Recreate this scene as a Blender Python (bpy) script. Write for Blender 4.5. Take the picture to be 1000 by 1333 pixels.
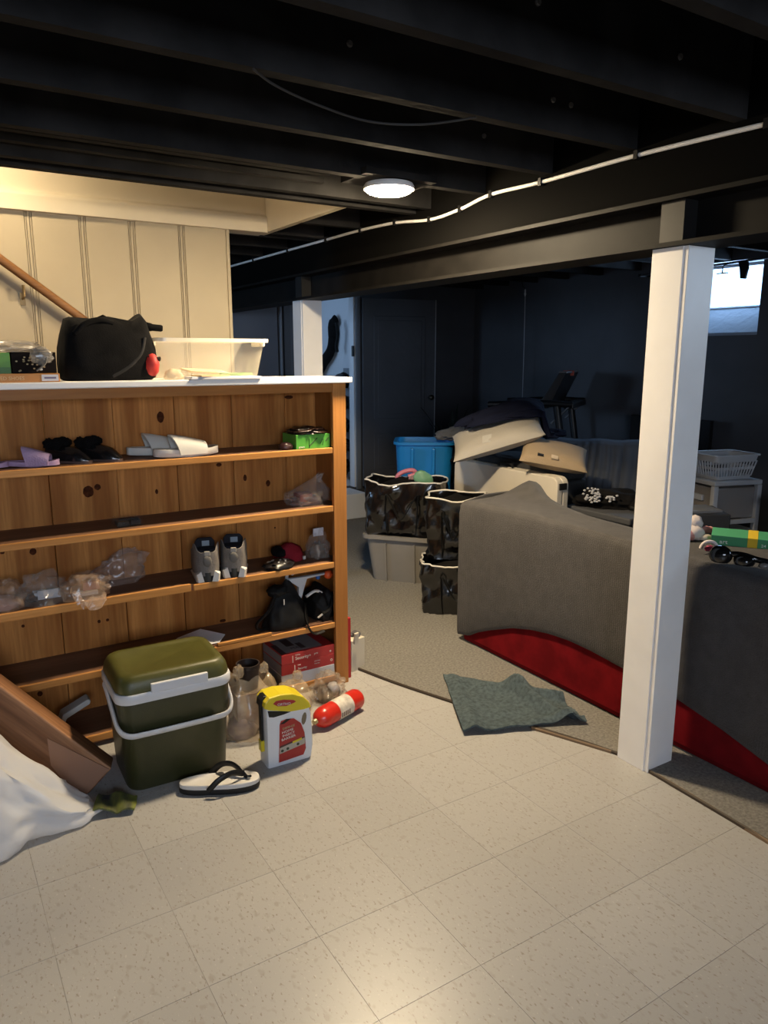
import bpy, bmesh, math, random
from mathutils import Vector, Matrix, noise
random.seed(7)
for o in list(bpy.data.objects): bpy.data.objects.remove(o, do_unlink=True)
SC = bpy.context.scene
COL = SC.collection
PI = math.pi
# ---------------------------------------------------------------- camera
F, PITCH, YAW, H = 972.77, math.radians(11.76), math.radians(32.07), 1.52
cd = bpy.data.cameras.new('camera'); cam = bpy.data.objects.new('camera', cd); COL.objects.link(cam)
cd.sensor_fit = 'VERTICAL'; cd.sensor_height = 36.0; cd.lens = F / 1333 * 36.0
cd.clip_start = 0.05; cd.clip_end = 200
cam.location = (0, 0, H); cam.rotation_euler = (PI / 2 - PITCH, 0, -YAW)
SC.camera = cam
# ---------------------------------------------------------------- world, exposure
w = bpy.data.worlds.new('world'); SC.world = w; w.use_nodes = True
bg = w.node_tree.nodes['Background']; bg.inputs[0].default_value = (0.36, 0.62, 1.0, 1); bg.inputs[1].default_value = 5.0
SC.view_settings.view_transform = 'Standard'; SC.view_settings.look = 'None'
SC.view_settings.exposure = 0.0; SC.view_settings.gamma = 1.0; SC.view_settings.use_curve_mapping = False
def area(name, loc, rot, sx, sy, power, col, spread=PI):
    l = bpy.data.lights.new(name, 'AREA'); l.shape = 'RECTANGLE'; l.size = sx; l.size_y = sy
    l.energy = power; l.color = col; l.spread = spread
    o = bpy.data.objects.new(name, l); COL.objects.link(o); o.location = loc; o.rotation_euler = rot
    return o
DAY = (0.42, 0.66, 1.0); DAYN = (0.62, 0.80, 1.0)
# daylight entering through the basement's windows (lamps stand in the openings; the utility room's is an added fill)
area('daylight_window_near', (5.37, -0.55, 1.99), (0, PI / 2, 0), 0.44, 1.1, 34, DAYN)
area('daylight_window_bench', (5.37, 3.62, 1.99), (0, PI / 2, 0), 0.44, 0.82, 24, DAY)
area('daylight_window_rear', (-0.4, -2.59, 1.75), (PI / 2, 0, 0), 2.2, 0.85, 62, (0.90, 0.93, 1.0))
area('daylight_window_side', (-2.59, 5.3, 1.8), (0, -PI / 2, 0), 0.7, 0.9, 45, DAY)
area('utility_room_fill', (2.66, 7.1, 1.7), (0, -PI / 2, 0), 0.6, 0.7, 4.5, DAY)  # blue light added inside the room, in front of a solid wall

# ---------------------------------------------------------------- helpers
def ray(x, y):
    cp, sp, cy, sy = math.cos(PITCH), math.sin(PITCH), math.cos(YAW), math.sin(YAW)
    fw = Vector((sy * cp, cy * cp, -sp)); r = Vector((cy, -sy, 0)); u = r.cross(fw)
    return fw + r * ((x - 500) / F) - u * ((y - 666.5) / F)
CAM = Vector((0, 0, H))
def PZ(x, y, z=0.0): d = ray(x, y); return CAM + d * ((z - H) / d.z)
def PX(x, y, X): d = ray(x, y); return CAM + d * (X / d.x)
def PY(x, y, Y): d = ray(x, y); return CAM + d * (Y / d.y)

class B:
    def __init__(s): s.v = []; s.f = []; s.m = []
    def add(s, vs, fs, mi=0):
        o = len(s.v); s.v += [tuple(v) for v in vs]; s.f += [tuple(i + o for i in f) for f in fs]; s.m += [mi] * len(fs); return s
    def box(s, x0, x1, y0, y1, z0, z1, mi=0):
        return s.add([(x0,y0,z0),(x1,y0,z0),(x1,y1,z0),(x0,y1,z0),(x0,y0,z1),(x1,y0,z1),(x1,y1,z1),(x0,y1,z1)],
                     [(0,3,2,1),(4,5,6,7),(0,1,5,4),(1,2,6,5),(2,3,7,6),(3,0,4,7)], mi)
    def loft(s, rings, cap0=True, cap1=True, mi=0, closed=True):
        n = len(rings[0]); vs = [v for r in rings for v in r]; fs = []
        for i in range(len(rings) - 1):
            for j in range(n if closed else n - 1):
                k = (j + 1) % n
                fs.append((i*n+j, i*n+k, (i+1)*n+k, (i+1)*n+j))
        if cap0: fs.append(tuple(reversed(range(n))))
        if cap1: fs.append(tuple((len(rings)-1)*n + j for j in range(n)))
        return s.add(vs, fs, mi)
    def tube(s, path, r, n=8, mi=0, caps=True, flat=1.0, closed=False):
        P = [Vector(p) for p in path]; rings = []
        N = len(P); up = None
        for i, p in enumerate(P):
            t = (P[(i+1) % N] - P[i-1]) if closed else (P[min(i+1, N-1)] - P[max(i-1, 0)])
            t = t.normalized() if t.length > 1e-9 else Vector((0, 0, 1))
            if up is None: up = Vector((0, 0, 1)) if abs(t.z) < .9 else Vector((0, 1, 0))
            a = (up - t * up.dot(t))
            if a.length < 1e-4: a = t.orthogonal()
            a.normalize(); b = t.cross(a); up = a
            ri = r[i] if isinstance(r, (list, tuple)) else r
            rings.append([p + (a * math.cos(2*PI*k/n) + b * math.sin(2*PI*k/n) * flat) * ri for k in range(n)])
        if closed: rings.append(rings[0]); return s.loft(rings, False, False, mi)
        return s.loft(rings, caps, caps, mi)
    def lathe(s, prof, n=20, c=(0, 0, 0), mi=0, caps=True):
        rings = [[(c[0]+r*math.cos(2*PI*k/n), c[1]+r*math.sin(2*PI*k/n), c[2]+z) for k in range(n)] for r, z in prof]
        return s.loft(rings, caps, caps, mi)
    def prism(s, poly, a0, a1, axis='z', mi=0):
        def mk(p, a): return (p[0], p[1], a) if axis == 'z' else ((p[0], a, p[1]) if axis == 'y' else (a, p[0], p[1]))
        n = len(poly); vs = [mk(p, a0) for p in poly] + [mk(p, a1) for p in poly]
        fs = [tuple(reversed(range(n))), tuple(range(n, 2*n))] + [(i, (i+1) % n, n+(i+1) % n, n+i) for i in range(n)]
        return s.add(vs, fs, mi)
    def grid(s, fn, nu, nv, mi=0, wrapu=False):
        vs = [fn(i/(nu if not wrapu else nu), j/nv) for i in range(nu + (0 if wrapu else 1)) for j in range(nv+1)]
        R = nu + (0 if wrapu else 1); fs = []
        for i in range(nu):
            for j in range(nv):
                a = i*(nv+1)+j; b = ((i+1) % R)*(nv+1)+j
                fs.append((a, b, b+1, a+1))
        return s.add(vs, fs, mi)
    def blob(s, rx, ry, rz, amp=.1, fr=3., seed=0, sub=3, flat=True, c=(0,0,0), ridge=.0, rfr=9., mi=0, lift=.55, fn=None):
        bm = bmesh.new(); bmesh.ops.create_icosphere(bm, subdivisions=sub, radius=1)
        off = Vector((seed*3.17, seed*1.7, seed*.9)); vs = []
        for v in bm.verts:
            d = v.co.normalized(); k = 1 + amp*noise.noise(d*fr+off)*1.6
            if ridge: k += ridge*(.45-abs(noise.noise(d*rfr+off*2)) - .6*abs(noise.noise(d*rfr*2.1+off)))
            p = Vector((d.x*rx*k, d.y*ry*k, d.z*rz*k))
            if flat: p.z = max(p.z + rz*lift, 0.0015*noise.noise(d*7)+.0015)
            if fn: p = fn(p, d)
            vs.append((p.x+c[0], p.y+c[1], p.z+c[2]))
        fs = [tuple(l.vert.index for l in f.loops) for f in bm.faces]; bm.free()
        return s.add(vs, fs, mi)

def mesh_of(b, bevel=0, seg=2, smooth=False, ang=40, solid=0):
    me = bpy.data.meshes.new('m'); me.from_pydata(b.v, [], b.f)
    for p, i in zip(me.polygons, b.m): p.material_index = i
    bm = bmesh.new(); bm.from_mesh(me)
    bmesh.ops.recalc_face_normals(bm, faces=bm.faces)
    if bevel:
        es = [e for e in bm.edges if len(e.link_faces) == 2 and e.calc_face_angle(0) > math.radians(ang)]
        bmesh.ops.bevel(bm, geom=es, offset=bevel, segments=seg, profile=.5, affect='EDGES', clamp_overlap=True)
    if solid: bmesh.ops.solidify(bm, geom=list(bm.faces), thickness=solid)
    for f in bm.faces: f.smooth = bool(smooth)
    bm.to_mesh(me); bm.free()
    if smooth and not isinstance(smooth, str):
        try: me.set_sharp_from_angle(angle=math.radians(smooth if smooth is not True else 45))
        except Exception: pass
    return me
def link(name, me, mats, parent=None, loc=(0,0,0), rot=(0,0,0)):
    me.name = name; o = bpy.data.objects.new(name, me); COL.objects.link(o)
    for m in (mats if isinstance(mats, (list, tuple)) else [mats]):
        me.materials.append(m)
    o.location = loc; o.rotation_euler = rot; o.parent = parent
    return o
def part(name, b, mats, parent, loc=(0,0,0), rot=(0,0,0), label=None, **k):
    o = link(name, mesh_of(b, **k), mats, parent, loc, rot)
    if label: o['label'] = label
    return o
def tag(o, label, cat, group=None):
    o['label'] = label; o['category'] = cat
    if group: o['group'] = group
    return o
def thing(name, label, cat, loc=(0,0,0), rotz=0, group=None, rot=None):
    o = bpy.data.objects.new(name, None); COL.objects.link(o); o.empty_display_size = .1
    o.location = loc; o.rotation_euler = rot if rot else (0, 0, rotz)
    return tag(o, label, cat, group)
def solo(name, b, mats, label, cat, loc=(0,0,0), rot=(0,0,0), group=None, **k):
    return tag(part(name, b, mats, None, loc, rot, **k), label, cat, group)
def struct(name, b, mats, parent=None, **k):
    o = part(name, b, mats, parent, **k)
    if parent is None: o['kind'] = 'structure'
    return o
def dup(root, loc, rotz, label=None, group=None):
    r = root.copy(); COL.objects.link(r); r.location = loc; r.rotation_euler = (0, 0, rotz)
    if label: r['label'] = label
    if group: r['group'] = group
    for ch in list(root.children):
        c = ch.copy(); COL.objects.link(c); c.parent = r
        for g in ch.children:
            d = g.copy(); COL.objects.link(d); d.parent = c
    return r
def text(body, size, m, parent, loc, rot, name='lettering', align='LEFT', ext=.0006, sx=1.0):
    cu = bpy.data.curves.new('t', 'FONT'); cu.body = body; cu.size = size; cu.align_x = align; cu.extrude = ext; cu.resolution_u = 2
    t = bpy.data.objects.new('t', cu); COL.objects.link(t)
    dg = bpy.context.evaluated_depsgraph_get(); dg.update()
    me = bpy.data.meshes.new_from_object(t.evaluated_get(dg)); bpy.data.objects.remove(t)
    for v in me.vertices: v.co.x *= sx
    me.materials.clear()
    return link(name, me, m, parent, loc, rot)
def rrect(w, d, r, n=5, cx=0, cy=0):
    r = min(r, w/2-1e-4, d/2-1e-4); P = []
    for (sx, sy, a) in ((1,-1,-PI/2),(1,1,0),(-1,1,PI/2),(-1,-1,PI)):
        for k in range(n+1):
            t = a + PI/2*k/n; P.append((cx+sx*(w/2-r)+r*math.cos(t), cy+sy*(d/2-r)+r*math.sin(t)))
    return P
def ring(P, z): return [(x, y, z) for x, y in P]
def smooth_path(pts, n=6):
    P = [Vector(p) for p in pts]; out = []
    for i in range(len(P)-1):
        a = P[max(i-1,0)]; b = P[i]; c = P[i+1]; d = P[min(i+2, len(P)-1)]
        for k in range(n):
            t = k/n
            out.append(.5*((2*b)+(c-a)*t+(2*a-5*b+4*c-d)*t*t+(3*b-a-3*c+d)*t**3))
    out.append(P[-1]); return out

# ---------------------------------------------------------------- materials
MATS = {}
def mat(name, col, rough=.6, metal=0., spec=.5, var=0., vscale=8., bump=0., bscale=60., alpha=1., emit=None, estr=0., trans=0., stretch=None, rand=0., sheen=0., coat=0., col2=None, detail=4., sss=0.):
    if name in MATS: return MATS[name]
    m = bpy.data.materials.new(name); m.use_nodes = True; nt = m.node_tree; N = nt.nodes; L = nt.links
    p = N['Principled BSDF']; p.inputs['Roughness'].default_value = rough; p.inputs['Metallic'].default_value = metal
    p.inputs['Specular IOR Level'].default_value = spec; p.inputs['Base Color'].default_value = (*col, 1)
    p.inputs['Alpha'].default_value = alpha; p.inputs['Transmission Weight'].default_value = trans
    p.inputs['Sheen Weight'].default_value = sheen; p.inputs['Coat Weight'].default_value = coat
    if emit: p.inputs['Emission Color'].default_value = (*emit, 1); p.inputs['Emission Strength'].default_value = estr
    tc = N.new('ShaderNodeTexCoord'); mp = N.new('ShaderNodeMapping'); L.new(tc.outputs['Object'], mp.inputs[0])
    if stretch: mp.inputs['Scale'].default_value = stretch
    last = None
    if var or col2:
        nz = N.new('ShaderNodeTexNoise'); nz.inputs['Scale'].default_value = vscale; nz.inputs['Detail'].default_value = detail
        L.new(mp.outputs[0], nz.inputs['Vector'])
        mx = N.new('ShaderNodeMix'); mx.data_type = 'RGBA'
        rp = N.new('ShaderNodeMapRange'); rp.inputs[1].default_value = .35; rp.inputs[2].default_value = .65
        L.new(nz.outputs[0], rp.inputs[0]); L.new(rp.outputs[0], mx.inputs[0])
        c2 = col2 if col2 else tuple(min(1, c*(1+var)) for c in col)
        c1 = col if col2 else tuple(c*(1-var) for c in col)
        mx.inputs[6].default_value = (*c1, 1); mx.inputs[7].default_value = (*c2, 1); last = mx.outputs[2]
    if rand:
        oi = N.new('ShaderNodeObjectInfo'); mr = N.new('ShaderNodeMapRange'); mr.inputs[3].default_value = 1-rand; mr.inputs[4].default_value = 1+rand
        L.new(oi.outputs['Random'], mr.inputs[0]); hs = N.new('ShaderNodeHueSaturation'); L.new(mr.outputs[0], hs.inputs['Value'])
        if last: L.new(last, hs.inputs['Color'])
        else: hs.inputs['Color'].default_value = (*col, 1)
        last = hs.outputs[0]
    if last: L.new(last, p.inputs['Base Color'])
    if bump:
        n2 = N.new('ShaderNodeTexNoise'); n2.inputs['Scale'].default_value = bscale; n2.inputs['Detail'].default_value = 3
        L.new(mp.outputs[0], n2.inputs['Vector']); bp = N.new('ShaderNodeBump'); bp.inputs['Strength'].default_value = bump; bp.inputs['Distance'].default_value = .01
        L.new(n2.outputs[0], bp.inputs['Height']); L.new(bp.outputs[0], p.inputs['Normal'])
    MATS[name] = m; return m
def tile_mat():
    m = mat('vinyl_tile', (.385,.374,.362), rough=.36, spec=.5, rand=.035)
    nt = m.node_tree; N = nt.nodes; L = nt.links; p = N['Principled BSDF']
    geo = N.new('ShaderNodeNewGeometry')
    def specks(scale, lo, hi, c, prev):
        v = N.new('ShaderNodeTexNoise'); v.inputs['Scale'].default_value = scale; v.inputs['Detail'].default_value = 1.5
        mp = N.new('ShaderNodeMapping'); mp.inputs['Rotation'].default_value = (0, 0, scale*.01); mp.inputs['Scale'].default_value = (1, .55, 1); L.new(geo.outputs['Position'], mp.inputs[0]); L.new(mp.outputs[0], v.inputs['Vector'])
        r = N.new('ShaderNodeMapRange'); r.inputs[1].default_value = lo; r.inputs[2].default_value = hi; L.new(v.outputs[0], r.inputs[0])
        mx = N.new('ShaderNodeMix'); mx.data_type = 'RGBA'; L.new(r.outputs[0], mx.inputs[0]); L.new(prev, mx.inputs[6]); mx.inputs[7].default_value = (*c, 1)
        return mx.outputs[2]
    prev = [n for n in N if n.type == 'HUE_SAT'][0].outputs[0]
    prev = specks(120, .62, .70, (.275,.245,.21), prev); prev = specks(150, .66, .74, (.47,.455,.43), prev); prev = specks(55, .60, .72, (.335,.315,.29), prev)
    L.new(prev, p.inputs['Base Color'])
    return m
def wood_mat(name, c1, c2, c3, axis='z', rough=.45, rand=.16):
    m = mat(name, c1, rough=rough, spec=.22); nt = m.node_tree; N = nt.nodes; L = nt.links; p = N['Principled BSDF']
    tc = N.new('ShaderNodeTexCoord'); oi = N.new('ShaderNodeObjectInfo'); ad = N.new('ShaderNodeVectorMath'); ad.operation = 'ADD'
    cb = N.new('ShaderNodeCombineXYZ'); ml = N.new('ShaderNodeMath'); ml.operation = 'MULTIPLY'; ml.inputs[1].default_value = 37.
    L.new(oi.outputs['Random'], ml.inputs[0]); L.new(ml.outputs[0], cb.inputs[0]); L.new(ml.outputs[0], cb.inputs[2])
    L.new(tc.outputs['Object'], ad.inputs[0]); L.new(cb.outputs[0], ad.inputs[1])
    def layer(sc, scale):
        mp = N.new('ShaderNodeMapping'); mp.inputs['Scale'].default_value = sc; L.new(ad.outputs[0], mp.inputs[0])
        nz = N.new('ShaderNodeTexNoise'); nz.inputs['Scale'].default_value = scale; nz.inputs['Detail'].default_value = 3; L.new(mp.outputs[0], nz.inputs['Vector'])
        rp = N.new('ShaderNodeMapRange'); rp.inputs[1].default_value = .40; rp.inputs[2].default_value = .60; L.new(nz.outputs[0], rp.inputs[0]); return rp.outputs[0]
    k = {'z': (1,1,.06), 'x': (.06,1,1), 'y': (1,.06,1)}[axis]
    a = layer(k, 11); b = layer(k, 90)
    m1 = N.new('ShaderNodeMix'); m1.data_type = 'RGBA'; L.new(a, m1.inputs[0]); m1.inputs[6].default_value = (*c1,1); m1.inputs[7].default_value = (*c2,1)
    m2 = N.new('ShaderNodeMix'); m2.data_type = 'RGBA'; mm = N.new('ShaderNodeMath'); mm.operation = 'MULTIPLY'; mm.inputs[1].default_value = .35
    L.new(b, mm.inputs[0]); L.new(mm.outputs[0], m2.inputs[0]); L.new(m1.outputs[2], m2.inputs[6]); m2.inputs[7].default_value = (*c3,1)
    hs = N.new('ShaderNodeHueSaturation'); mr = N.new('ShaderNodeMapRange'); mr.inputs[3].default_value = 1-rand; mr.inputs[4].default_value = 1+rand
    L.new(oi.outputs['Random'], mr.inputs[0]); L.new(mr.outputs[0], hs.inputs['Value']); L.new(m2.outputs[2], hs.inputs['Color']); L.new(hs.outputs[0], p.inputs['Base Color'])
    return m

def film_mat(name, col, alpha, rough=.15, scale=9., strength=.6, stretch=(1,1,1)):
    m = mat(name, col, rough, spec=1., alpha=alpha); nt = m.node_tree; N = nt.nodes; L = nt.links; p = N['Principled BSDF']
    tc = N.new('ShaderNodeTexCoord'); mp = N.new('ShaderNodeMapping'); mp.inputs['Scale'].default_value = stretch; L.new(tc.outputs['Object'], mp.inputs[0])
    nz = N.new('ShaderNodeTexNoise'); nz.noise_type = 'RIDGED_MULTIFRACTAL'; nz.inputs['Scale'].default_value = scale; nz.inputs['Detail'].default_value = 3
    L.new(mp.outputs[0], nz.inputs['Vector']); bp = N.new('ShaderNodeBump'); bp.inputs['Strength'].default_value = strength; bp.inputs['Distance'].default_value = .03
    L.new(nz.outputs[0], bp.inputs['Height']); L.new(bp.outputs[0], p.inputs['Normal'])
    mr = N.new('ShaderNodeMapRange'); mr.inputs[1].default_value = .2; mr.inputs[2].default_value = 1.6; mr.inputs[3].default_value = alpha*.65; mr.inputs[4].default_value = min(1, alpha*1.5)
    L.new(nz.outputs[0], mr.inputs[0]); L.new(mr.outputs[0], p.inputs['Alpha'])
    return m
M_tile = tile_mat()
M_grout = mat('tile_joint', (.34,.31,.265), .9)
M_carpet = mat('grey_carpet', (.215,.203,.183), .95, spec=.1, var=.22, vscale=90, bump=.6, bscale=350)
M_navy = mat('navy_wall_paint', (.064,.066,.075), .6, var=.10, vscale=3, bump=.15, bscale=25)
M_black = mat('black_ceiling_paint', (.021,.020,.0198), .9, spec=.04, var=.3, vscale=5, bump=.2, bscale=30)
M_steel = mat('black_steel_paint', (.0058,.0051,.0045), .6, spec=.15, var=.25, vscale=9)
M_cream = mat('cream_wall_paint', (.41,.342,.230), .5, spec=.3, var=.03, vscale=4)
M_trim = mat('lit_cream_trim', (.60,.52,.38), .5, spec=.3, var=.03, vscale=4)  # wall cream made lighter to carry the brighter light on the trim
M_white = mat('white_gloss_paint', (.84,.82,.80), .35, spec=.4, var=.03, vscale=6)
M_whitewall = mat('white_room_paint', (.70,.72,.75), .7)
M_pine = wood_mat('knotty_pine', (.34,.118,.022), (.58,.245,.062), (.24,.078,.015), 'z', rough=.6)
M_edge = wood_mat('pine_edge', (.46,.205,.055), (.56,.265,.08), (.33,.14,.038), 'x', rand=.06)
M_stile = wood_mat('pine_stile', (.38,.155,.040), (.46,.20,.055), (.29,.115,.03), 'z', rand=.05)
M_apron = wood_mat('pine_apron', (.34,.14,.036), (.42,.18,.05), (.26,.10,.026), 'x', rand=.05)
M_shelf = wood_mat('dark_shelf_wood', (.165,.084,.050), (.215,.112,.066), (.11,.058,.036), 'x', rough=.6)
M_knot = mat('knot', (.060,.017,.006), .8, spec=.1, var=.5, vscale=60)
M_rail = wood_mat('oak_rail', (.20,.095,.035), (.26,.125,.05), (.13,.055,.02), 'x')
M_dark = mat('matte_black', (.008,.008,.009), .6)
M_blackplastic = mat('black_plastic', (.008,.008,.0085), .4, spec=.3)
M_gap = mat('dark_gap', (.012,.010,.008), .8)

# ================================================================ SETTING
T = .3048; TX0, TY0 = 0.16, 1.86
XR, YB, XL, YF = 5.10, 6.353, -2.6, -2.6
fl = struct('floor', B().box(XL, XR, YF, YB, -.12, -.0015), [M_tile])
tb = mesh_of(B().box(-T/2+.0004, T/2-.0004, -T/2+.0004, T/2-.0004, -.0012, 0.0), bevel=.0003, seg=1)
tb.materials.append(M_tile); tb.name = 'tile'
joint = part('tile_joint', B().box(TX0-4*T, TX0+7*T, TY0-5.5*T+.5*T, TY0+4*T, -.0015, -.0009), [M_grout], fl)
for i in range(-4, 7):
    for j in range(-5, 5):
        o = bpy.data.objects.new('tile', tb); COL.objects.link(o); o.parent = fl
        o.location = (TX0+(i+.5)*T, TY0+(j-.5)*T, 0)
# carpet laid over the tiles, its cut edge wandering past the post
edge = [(1.72,3.3),(1.735,3.0),(1.80,2.77),(1.90,2.49),(1.985,2.27),(2.07,2.07),(2.14,1.90),(2.185,1.78),(2.185,1.60),(2.175,1.36),(2.165,1.12),(2.15,.6),(2.15,YF+.01)]
poly = edge + [(XR-.005,YF+.01),(XR-.005,YB-.005),(1.72,YB-.005)]
cp = struct('floor_carpet', B().prism(list(reversed(poly)), .0005, .011), [M_carpet])
tr = struct('trim_1', B().tube(smooth_path([(x-.004, y, .006) for x, y in edge[1:7]+[(2.185,1.762)]], 4), .009, 6, flat=.5), [mat('carpet_edging', (.05,.034,.022), .5)])
tr6 = struct('trim_6', B().tube(smooth_path([(x-.004, y, .006) for x, y in [(2.185,1.618)]+edge[9:]], 4), .009, 6, flat=.5), [MATS['carpet_edging']])
tr2 = struct('trim_2', B().tube(smooth_path([(x-.019, y, .004) for x, y in [(2.06,2.10),(2.14,1.91),(2.19,1.79)]]+[], 4), .010, 6, flat=.4), [mat('worn_wood_strip', (.20,.13,.075), .6)])
tr3 = struct('trim_3', B().tube(smooth_path([(x-.021, y, .004) for x, y in [(2.205,1.585),(2.195,1.36),(2.18,1.12),(2.165,.6)]], 4), .010, 6, flat=.4), [MATS['worn_wood_strip']])
# outer walls
DX0, DX1, DZ0, DZ1 = 3.0, 3.655, .25, 2.07
wb = B().box(XL, DX0, YB, YB+.1, 0, 2.45).box(DX1, XR+.1, YB, YB+.1, 0, 2.45).box(DX0, DX1, YB, YB+.1, DZ1, 2.45).box(DX0, DX1, YB, YB+.1, 0, DZ0)
struct('wall_back', wb, [M_navy])
WY0, WY1, WZ0, WZ1 = 3.19, 4.02, 1.69, 2.19
def wall_x(name, X0, X1, holes, m, y0=YF, y1=YB):
    b = B(); y = y0
    for (a, c, z0, z1) in holes:
        b.box(X0, X1, y, a, 0, 2.45); b.box(X0, X1, a, c, 0, z0); b.box(X0, X1, a, c, z1, 2.45); y = c
    b.box(X0, X1, y, y1, 0, 2.45); return struct(name, b, m)
wall_x('wall_right', XR, XR+.30, [(-1.1, 0.0, WZ0, WZ1), (WY0, WY1, WZ0, WZ1)], [M_navy])
wall_x('wall_left', XL-.15, XL, [(4.85, 5.75, 1.45, 2.15)], [M_navy])
b = B().box(XL, -1.5, YF-.15, YF, 0, 2.45).box(.7, XR, YF-.15, YF, 0, 2.45).box(-1.5, .7, YF-.15, YF, 0, 1.3).box(-1.5, .7, YF-.15, YF, 2.2, 2.45)
struct('wall_front', b, [mat('off_white_wall', (.50,.48,.45), .7)])
# ceiling deck and joists
cl = struct('ceiling', B().box(XL, XR, YF, 3.21, 2.42, 2.47).box(1.79, XR, 3.21, 4.2, 2.42, 2.47).box(XL, XR, 4.2, YB, 2.42, 2.47), [M_black])
for k in range(-8, 14):
    y = 1.075 + .397*k
    if 3.1 < y < 4.25: segs = [(2.33, XR)]
    elif y > YB-.05 or y < YF: continue
    else: segs = [(XL, 2.165), (2.33, XR)]
    for x0, x1 in segs:
        part('joist', B().box(x0, x1, y-.021, y+.021, 2.2+random.uniform(-.003,.003), 2.42), [M_black], cl)
part('joist', B().box(XL, 2.165, 3.165, 3.21, 2.195, 2.62), [M_black], cl)
part('joist', B().box(1.815, 2.165, 3.70, 3.74, 2.2, 2.42), [M_black], cl)
part('joist', B().box(1.83, 2.165, 4.12, 4.16, 2.2, 2.42), [M_black], cl)
for (x, y) in ((.75, 2.83), (1.35, 2.83), (1.75, 3.02)):
    part('blocking', B().box(x-.02, x+.02, y-.16, y+.16, 2.27, 2.42), [M_black], cl)
for px, py in ((455,57), (885,74), (743,137), (720,130), (630,177), (55,26), (700,3)):
    for k in range(-2, 5):
        yf = 1.075+.397*k-.021; q = PY(px, py, yf)
        if 2.21 < q.z < 2.41 and XL < q.x < 2.15:
            part('bolt_head', B().lathe([(.007,.004),(.009,.0),(.009,-.004)], 8, c=(0,0,0)), [mat('dull_bolt', (.10,.095,.09), .6)], cl, loc=(q.x, yf-.002, q.z), rot=(PI/2, 0, 0)); break
# board strapping between the joists next to the stair opening
for k, y in enumerate((2.74, 2.79, 2.90, 2.96, 3.06, 3.11)):
    part('ceiling_slat', B().box(-1.5, 1.55, y-.018, y+.018, 2.225+.01*(k % 3), 2.245+.01*(k % 3)), [M_black], cl)
# girder: steel beam with timber sill on top
g = B().box(2.15, 2.33, YF, YB, 1.872, 1.886).box(2.15, 2.33, YF, YB, 2.016, 2.03).box(2.236, 2.244, YF, YB, 1.886, 2.016)
gd = struct('girder', g, [M_steel])
part('sill_board', B().box(2.165, 2.32, YF, YB, 2.03, 2.42), [mat('flat_black_timber', (.0024,.0022,.0020), .9, spec=.05)], gd)
for y in (1.70, 4.50):
    part('stiffener_plate', B().box(2.17, 2.236, y-.055, y+.035, 1.886, 2.016), [mat('stiffener_paint', (.007,.0065,.006), .5)], gd)
# posts boxed in white boards
def post(name, x, y, ztop, label):
    t = thing(name, label, 'post', (x, y, 0), 0, 'boxed support posts')
    part('front_board', B().box(-.070, -.052, -.052, .052+.018, 0, ztop), [M_white], t, bevel=.0015)
    part('side_board', B().box(-.066, .070, -.070, -.050, .001, ztop), [M_white], t, bevel=.0015)
    part('side_board', B().box(-.052, .070, .052, .066, .001, ztop), [M_white], t, bevel=.0015)
    part('back_board', B().box(.052, .070, -.052, .052, 0, ztop), [M_white], t, bevel=.0015)
    return t
post('support_post', 2.24, 1.69, 1.871, 'white boxed post standing on the carpet edge in front of the grey sofa')
post('support_post', 2.24, 4.515, 1.871, 'white boxed post behind the shelf unit, beside the open doorway')
# stair wall panelling, boards with beaded joints
ws = struct('wall_stair', B().box(XL, 1.555, 4.105, 4.2, 0, 2.19), [M_cream])
gx = [1.565-.262, 1.047, .808, .5638] + [.5638-.245*k for k in range(1, 13)]
xs = [1.565] + gx
for i in range(len(xs)-1):
    a, c = xs[i+1], xs[i]
    part('panel_board', B().box(a+.017, c-.017, 4.094, 4.106, 0, 2.2), [M_cream], ws, bevel=.003, seg=2)
    part('bead', B().box(a-.006, a+.006, 4.096, 4.106, 0, 2.2), [M_cream], ws, bevel=.003, seg=2)
    part('bead_edge', B().box(a-.0145, a-.009, 4.098, 4.106, 0, 2.2).box(a+.009, a+.0145, 4.098, 4.106, 0, 2.2), [M_cream], ws, bevel=.001, seg=1)
part('corner_bead', B().box(1.549, 1.568, 4.09, 4.2, 0, 2.2), [M_cream], ws, bevel=.004)
prof = [(4.2,2.195),(4.068,2.195),(4.068,2.265),(4.072,2.278),(4.09,2.292),(4.092,2.30),(4.092,2.62),(4.2,2.62)]
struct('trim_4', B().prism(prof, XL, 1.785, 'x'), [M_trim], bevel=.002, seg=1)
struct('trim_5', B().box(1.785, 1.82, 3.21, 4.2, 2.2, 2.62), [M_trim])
struct('ceiling_stair', B().box(XL, 1.82, 3.165, 4.2, 2.62, 2.66), [M_cream])
# stairs rising towards the left behind the shelf unit
st = thing('staircase', 'dark wooden staircase rising behind the shelf unit along the panelled wall', 'staircase', (0, 0, 0))
for k in range(7):
    x1 = 1.60 - .23*k; z = .19*(k+1)
    part('tread', B().box(x1-.25, x1+.02, 3.24, 4.085, z-.03, z), [M_shelf], st, bevel=.004)
    part('riser', B().box(x1-.015, x1, 3.25, 4.085, z-.19, z-.03), [M_shelf], st)
# handrail
hr = thing('handrail', 'brown wooden handrail sloping down the cream panelled stair wall', 'handrail', (0, 0, 0))
r0, r1, r2 = PY(-60, 292, 4.03), PY(0, 337, 4.03), PY(196, 491, 4.03)
r0 = r1 + (r1-r2)*1.0
part('rail', B().tube([r0, r1, PY(110, 417, 4.03), r2], .021, 10, flat=.8), [M_rail], hr, smooth=60)
q = PY(30, 371, 4.03)
part('bracket', B().tube([q, (q.x, q.y, q.z-.05), (q.x, 4.092, q.z-.06)], .007, 6).box(q.x-.012, q.x+.012, 4.086, 4.096, q.z-.09, q.z-.03), [mat('brass_bracket', (.25,.17,.08), .4, metal=.8)], hr)
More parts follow.
